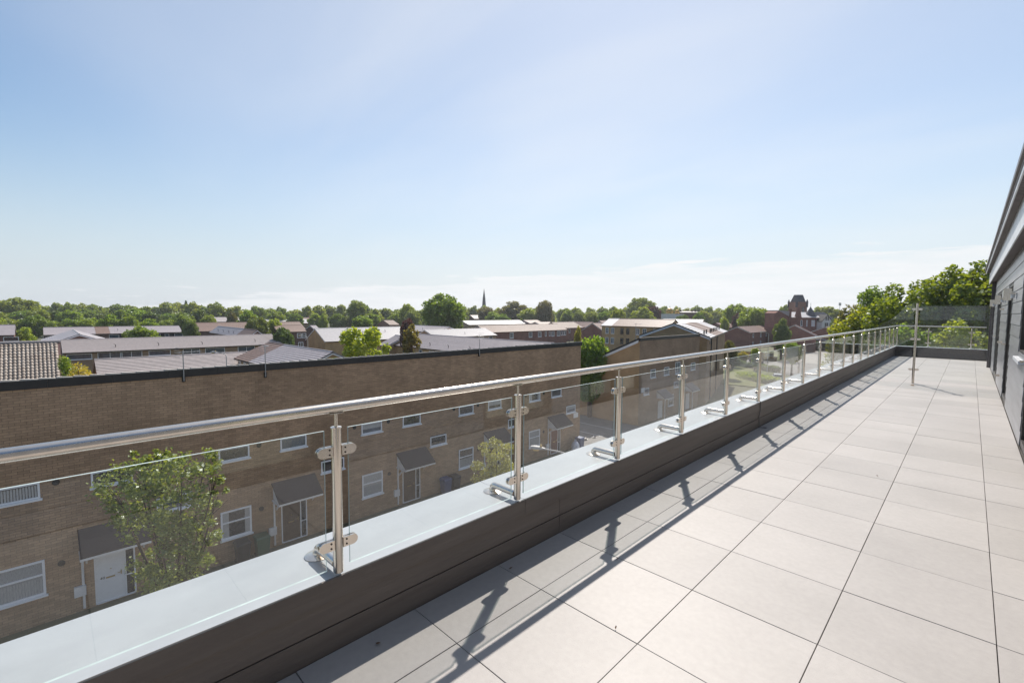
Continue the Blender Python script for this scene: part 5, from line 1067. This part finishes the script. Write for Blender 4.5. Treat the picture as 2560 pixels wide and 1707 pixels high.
def lobe_tree(label, px0, dep, lobes, dens, leaf, m, seed, trunk_r=.10, cat='tree', name='broadleaf_tree'):
    """crown from explicit lobes (px, py, radius px, depth offset m) around a trunk standing at px0."""
    rs = np.random.RandomState(seed); b = at_d(px0, 1200, dep); t = thing(name, label, cat, (b[0], b[1], GZ)); o3 = np.array([b[0], b[1], GZ]); P = []; mb = MB(); zl = 1e9; LB = []
    for px, py, rp, do in lobes:
        c = at_d(px, py, dep+do)-o3; r = rp*dep/FPX; LB.append((c, r)); zl = min(zl, c[2]-r)
        k = int(dens*r*r); nsub = max(4, int(k/60)); sub = rs.normal(size=(nsub, 3)); sub = sub/np.linalg.norm(sub, axis=1)[:, None]*r*(rs.uniform(.25, 1, nsub)**.5)[:, None]
        for q in sub: P.append(c+q+rs.normal(size=(k//nsub, 3))*r*.17)
    link('crown', leaves_mesh('crown', m, np.concatenate(P), leaf, seed+1), t)
    fork = np.array([0, 0, max(2.0, zl*.8)]); mb.tube([(0, 0, 0), (.05, .03, fork[2]*.5), tuple(fork)], [trunk_r*1.2, trunk_r, trunk_r*.9], 10)
    for c, r in LB:
        mid_ = fork*.45+c*.55+np.array([0, 0, -.1]); mb.tube([tuple(fork), tuple(mid_), tuple(c)], [trunk_r*.5, trunk_r*.28, trunk_r*.1], 7)
        for _ in range(4): e = c+rs.normal(size=3)*r*.55; mb.tube([tuple(c*.7+mid_*.3), tuple(e)], [trunk_r*.14, trunk_r*.04], 5)
    mb.build('trunk', M_BARK, t, True); return t
lobe_tree('leafy street tree in front of door number 40', 425, 14.2, [(290, 1225, 52, .3), (345, 1195, 50, -.3), (400, 1180, 55, .2), (455, 1195, 55, -.4), (510, 1165, 38, .3), (540, 1190, 24, 0), (345, 1140, 26, 0), (395, 1135, 22, .2), (310, 1285, 40, .5), (380, 1270, 60, .2), (455, 1275, 55, -.2), (510, 1265, 36, .3), (545, 1240, 22, 0), (400, 1340, 58, -.4), (470, 1345, 56, .2), (525, 1330, 30, 0), (375, 1400, 44, .3), (430, 1410, 60, -.2), (490, 1400, 42, .2), (400, 1465, 50, 0), (455, 1470, 44, .3)], 1750, .088, L_TREE, 31)
c = at_d(1240, 1140, 27.5); big_tree('yellowish twiggy shrub in front of the fourth doorway', (c[0], c[1]), 1.55, 4.7, .4, 9000, .075, L_PALE, 32, 40, (.10, .24), trunk_r=.06, name='bush')
c = at_d(1345, 1150, 22); big_tree('pale variegated shrub tip below the street lamp', (c[0], c[1]), .75, 4.7, .6, 1500, .11, L_VAR, 33, 9, (.2, .35), trunk_r=.04, name='bush')
c = at_d(748, 1360, 16); big_tree('pale variegated shrub tip by the nearest glass post', (c[0], c[1]), .45, 4.0, .6, 700, .08, L_VAR, 34, 6, (.2, .4), trunk_r=.03, name='bush')
# right-hand plane trees
for lb, px, yt, hw_, dp, n, sd_, m_, lf_, sh, cbt in (
        ('tall leafy maple filling the sky beside the rooftop storey', 2425, 636, 120, 38, 15000, 41, L_BIG, .22, 'round', 3.0),
        ('broad leafy maple behind the tall glass screen', 2300, 676, 120, 41, 16000, 42, L_BIG, .21, 'round', 2.5),
        ('airy ash tree with drooping sprays left of the maples', 2185, 704, 48, 52, 5000, 43, L_MID, .20, 'round', 5.5),
        ('low spreading maple at the left of the right-hand trees', 2160, 765, 85, 47, 10000, 44, L_BIG, .21, 'round', 1.5),
        ('small copper-tipped tree at the left end of the right-hand trees', 2125, 752, 34, 60, 3200, 45, L_OLV, .2, 'round', 5.0),
        ('yellow-green maple low behind the end railing', 2265, 796, 80, 36, 9000, 46, L_LIGHT, .19, 'round', .8),
        ('shaded maple low behind the end railing by the wall', 2390, 790, 90, 34, 9000, 47, L_MID, .19, 'round', .8)):
    c = at_d(px, 780, dp); zt = at_d(px, yt, dp)[2]; big_tree(lb, c, hw_*dp/FPX, zt-GZ, cbt, int(n*1.8), lf_*1.25, m_, sd_, 70, (.15, .30), sh, trunk_r=.25, limbs=14)
# hedges on the verges
def hedge(label, a, b, w, h, m, seed, n=4000):
    rs = np.random.RandomState(seed); a, b = np.array(a), np.array(b); f = rs.uniform(0, 1, n); p = a+(b-a)*f[:, None]; L = np.linalg.norm(b-a); q = np.array([-(b-a)[1], (b-a)[0]])/L
    o = rs.uniform(-1, 1, n); z = rs.uniform(0, 1, n)**.6; P = np.stack([p[:, 0]+q[0]*o*w*(1-.2*z), p[:, 1]+q[1]*o*w*(1-.2*z), h*z*(1+.12*np.sin(f*23))], 1); c = (a+b)/2; P[:, 0] -= c[0]; P[:, 1] -= c[1]
    t = tag(link('hedge', leaves_mesh('hedge', m, P, .26, seed), None, (c[0], c[1], GZ+.12)), label, 'hedge'); return t
hedge('low dark hedge along the grass verge at the road bend', (-36.5, 110), (-27, 103), .9, 1.1, L_DARK, 51)
hedge('long dark hedge closing the forecourt at the far end', (-40, 177.5), (-6, 177.5), 1.0, 3.0, L_DARK, 52, 9000)
hedge('scrubby verge planting below the glass panels', (-30, 92), (-23, 86), 2.0, .9, L_LIGHT, 53)
gw = thing('garden_wall', 'sandy low garden wall beside the parked dark car', 'wall', (-45, 128.6, GZ)); MB().box(-15, 11, -.12, .12, 0, 1.1).build('wall', M_BRICKY, gw); MB().box(-15.05, 11.05, -.17, .17, 1.1, 1.18).build('coping', M_PAVE, gw)
gf = thing('timber_fence', 'pale timber fence panels beyond the parked dark car', 'fence', (-35.5, 131, GZ)); gf.rotation_euler = (0, 0, 1.35)
for k in range(6):
    MB().box(-.06, .06, k*2.0-.06, k*2.0+.06, 0, 1.9).build('post', M_DOORB, gf)
    if k < 5: MB().box(-.02, .02, k*2.0+.06, k*2.0+1.94, .1, 1.75).build('panel', M_BRICKY if k % 2 else M_PAVE, gf)
ew = thing('dark_band', 'dark long band with white top strip at the end of the forecourt', 'wall', (-22, 180, GZ)); MB().box(-22, 16, -.15, .15, 0, 3.4).build('wall', M_BRICKD, ew); MB().box(-22, 16, -.25, .25, 3.4, 3.65).build('capping', M_WHITED, ew)  # solid boxes added for a dark, white-topped band in the glass

# ================================================================== STREET THINGS
def street_lamp(label, base, h, arm, head, bowl=True, r=.06, hs=1.0):
    t = thing('street_lamp', label, 'street lamp', base, 'street lamps'); ax = np.array(arm, float); L = np.linalg.norm(ax); u = ax/L; v = np.array([-u[1], u[0], 0])
    MB().tube([(0, 0, 0), (0, 0, 1.2), (0, 0, 1.25), (0, 0, h-.55)], [r*1.35, r*1.35, r*.9, r*.75], 10).build('column', M_LAMPG, t, True)
    pth = [np.array([0, 0, h-.55])]+[np.array([0, 0, h-.55])+ax*(1-math.cos(q))*1.0+np.array([0, 0, .45*math.sin(q)]) for q in (.3, .6, .9, 1.2, 1.57)]
    MB().tube(pth, [r*.7]*3+[r*.55]*3, 10).build('arm', M_LAMPG, t, True)
    e = pth[-1]
    hd = MB(); s = hs
    prof = [(0, .06, .05), (.10, .075, .07), (.25, .13, .11), (.52, .15, .12), (.68, .10, .09)]
    rings = []
    for d, wv, hv in prof:
        c = e+u*d*s; rings.append([c+v*wv*s+np.array([0, 0, -.02*s]), c+v*wv*.75*s+np.array([0, 0, hv*.8*s]), c-v*wv*.75*s+np.array([0, 0, hv*.8*s]), c-v*wv*s+np.array([0, 0, -.02*s])])
    for a, b in zip(rings, rings[1:]):
        for q in range(4): hd.quad(a[q], a[(q+1) % 4], b[(q+1) % 4], b[q])
    hd.quad(*rings[0]); hd.quad(*rings[-1]); ho = hd.build('head', M_LAMPG, t)
    bw = MB(); rg = []
    for d, wv, hv in ((.22, .09, .0), (.30, .13, -.07), (.5, .13, -.085), (.62, .09, -.01)):
        c = e+u*d*s; rg.append([c+v*wv*s+np.array([0, 0, -.022*s]), c+v*wv*.7*s+np.array([0, 0, (hv-.03)*s]), c-v*wv*.7*s+np.array([0, 0, (hv-.03)*s]), c-v*wv*s+np.array([0, 0, -.022*s])])
    for a, b in zip(rg, rg[1:]):
        for q in range(3): bw.quad(a[q], a[q+1], b[q+1], b[q])
    bw.quad(*rg[0]); bw.quad(*rg[-1]); bw.build('bowl', M_LAMPY, ho)
    MB().lathe([(.05, 0), (.05, .09), (.035, .11), (0, .115)], tuple(e+u*.2*s+np.array([0, 0, .08*s])), 10).build('photocell', M_LAMPY, ho, True)
    return t
hd_ = at_d(1330, 1113, 21); bs = at_d(1450, 1150, 20.2)
ar = np.array([hd_[0]-bs[0], hd_[1]-bs[1], 0]); ar = ar*.72
street_lamp('grey street lamp with amber bowl seen just beyond the glass railing', (bs[0], bs[1], GZ), hd_[2]-GZ, ar, None, hs=1.0)
for lb, px, yt, yb_, dp, dirp in (('thin street lamp before the striped brown and lavender roof', 562, 879, 920, 52, -1), ('grey street lamp in front of the yellow gable, left of centre', 768, 838, 868, 82, -1), ('street lamp in front of the dark red house by the railing', 1924, 829, 875, 92, -1)):
    c = at_d(px, 780, dp); zt = at_d(px, yt, dp)[2]; street_lamp(lb, (c[0], c[1], GZ), zt-GZ, vr*dirp*1.0, None, hs=1.1)
# wheelie bins
def bin_(label, base, m, rz=0):
    t = thing('wheelie_bin', label, 'bin', base, 'wheelie bins', (0, 0, rz))
    MB().hexa([(-.22, -.24, .08), (.22, -.24, .08), (-.22, .24, .08), (.22, .24, .08), (-.28, -.30, .98), (.28, -.30, .98), (-.28, .30, .98), (.28, .30, .98)]).build('body', m, t)
    MB().hexa([(-.31, -.33, .985), (.30, -.33, .985), (-.31, .33, .985), (.30, .33, .985), (-.28, -.28, 1.08), (.24, -.28, 1.05), (-.28, .28, 1.08), (.24, .28, 1.05)]).build('lid', m, t)
    for s in (-1, 1): MB().tube([(-.22, s*.2, .1), (-.22, s*.27, .1)], .1, 12).build('wheel', M_RUBB, t)
    MB().tube([(-.33, -.26, .95), (-.33, .26, .95)], .018, 6).build('handle', m, t)
bin_('green wheelie bin against the brick wall by the second doorway', (FX+.55, 6.95, GZ), M_BING)
bin_('black wheelie bin left of the green one', (FX+.55, 6.1, GZ), M_BINK)
bin_('blue wheelie bin between the third doorway and its window', (FX+.55, 18.0, GZ), M_BINB)
bin_('black wheelie bin beside the blue one', (FX+.55, 18.75, GZ), M_BINK)
bin_('blue wheelie bin by the last doorway, at the block corner', (FX+.7, 32.4, GZ), M_BINB)
pb_ = thing('rubbish_bag', 'pale blue rubbish bag on the bin at the block corner', 'bag', (FX+.7, 31.75, GZ))
rs = np.random.RandomState(9); bmb = MB(); bmb.lathe([(.02, 0), (.3, .03), (.38, .3), (.33, .6), (.14, .8), (.05, .86), (.12, .95)], (0, 0, 0), 14); bmb.v = [(x+rs.normal(0, .02), y+rs.normal(0, .02), z+rs.normal(0, .015)) for x, y, z in bmb.v]; bmb.build('sack', M_PLBAG, pb_, True)
for i, (x, y, s, lb) in enumerate(((-25.2, 35.1, .35, 'crumpled white paper on the ground past the block corner'), (-24.9, 36.3, .2, 'small white paper scrap nearest the parking line'))):
    o = MB().quad((-s, -s*.6, .02), (s*.8, -s*.7, .10), (s, s*.5, .03), (-s*.7, s*.7, .12)).quad((-s*.2, -s*.3, .12), (s*.9, -s*.2, .16), (s*.6, s*.6, .05), (-s*.4, s*.4, .05)).build('paper', M_WHITED, None, False, (x, y, GZ+.04)); tag(o, lb, 'paper')
# garden fence line in front of the flats
# cars
def car(label, base, rz, m, name='parked_car'):
    t = thing(name, label, 'car', base, 'cars parked by the road bend', (0, 0, rz)); W_ = .88
    side = [(-2.1, .28), (-2.15, .62), (-2.05, .92), (-1.75, .98), (-1.35, 1.42), (.35, 1.46), (1.05, 1.0), (1.9, .88), (2.12, .66), (2.12, .28)]
    mb = MB(); n = len(side)
    for i in range(n):
        j = (i+1) % n; (x0, z0), (x1, z1) = side[i], side[j]; w0 = W_*(.80 if z0 > 1.3 else 1); w1 = W_*(.80 if z1 > 1.3 else 1)
        mb.quad((x0, -w0, z0), (x0, w0, z0), (x1, w1, z1), (x1, -w1, z1))
    for s in (-1, 1):
        mb.v += [(x, s*W_*(.80 if z > 1.3 else 1), z) for x, z in side]; mb.f.append(tuple(range(len(mb.v)-n, len(mb.v)))); mb.m.append(0)
    bd = mb.build('body', m, t)
    for s in (-1, 1):
        MB().quad((-1.62, s*.872, .99), (-.45, s*.872, 1.0), (-.45, s*.735, 1.37), (-1.27, s*.735, 1.36)).build('side_window', M_PANE, t); MB().quad((-.38, s*.872, 1.0), (.92, s*.872, 1.0), (.33, s*.735, 1.40), (-.38, s*.735, 1.38)).build('side_window', M_PANE, t)
        for x in (-1.3, 1.32):
            wh = MB().tube([(x, s*.72, .31), (x, s*.90, .31)], .31, 18).build('wheel', M_RUBB, t); MB().tube([(x, s*.895, .31), (x, s*.91, .31)], .19, 12).build('rim', M_GALV, wh)
        MB().box(2.08, 2.135, s*.62-.16, s*.62+.16, .62, .76).build('headlight', M_WHITE, t); MB().box(-2.16, -2.09, s*.68-.1, s*.68+.1, .62, .84).build('tail_light', M_DOORR, t)
    MB().quad((1.0, -.74, 1.02), (1.0, .74, 1.02), (.40, .62, 1.44), (.40, -.62, 1.44)).build('windscreen', M_PANE, t); MB().quad((-1.73, -.74, 1.0), (-1.73, .74, 1.0), (-1.38, .62, 1.41), (-1.38, -.62, 1.41)).build('rear_window', M_PANE, t)
c = at_z(1890, 909, GZ); car('dark blue parked car at the road bend behind the glass', (c[0], c[1], GZ+.04), 2.2, M_CARD)
c = at_z(1945, 955, GZ); car('silver parked car nearer the camera, half hidden by the coping', (c[0], c[1], GZ+.04), 1.9, M_CARW)

# ================================================================== HAZE
hzm = bpy.data.materials.new('haze_air'); hzm.use_nodes = True; t_ = hzm.node_tree; t_.nodes.clear()
pv = t_.nodes.new('ShaderNodeVolumePrincipled'); pv.inputs['Color'].default_value = (.92, .95, 1, 1); pv.inputs['Density'].default_value = .00022; pv.inputs['Anisotropy'].default_value = .35
om = t_.nodes.new('ShaderNodeOutputMaterial'); t_.links.new(pv.outputs[0], om.inputs['Volume'])
hz_ = stuff(MB().box(-1450, 1450, -1450, 1450, GZ-1.5, 60).build('haze', hzm))
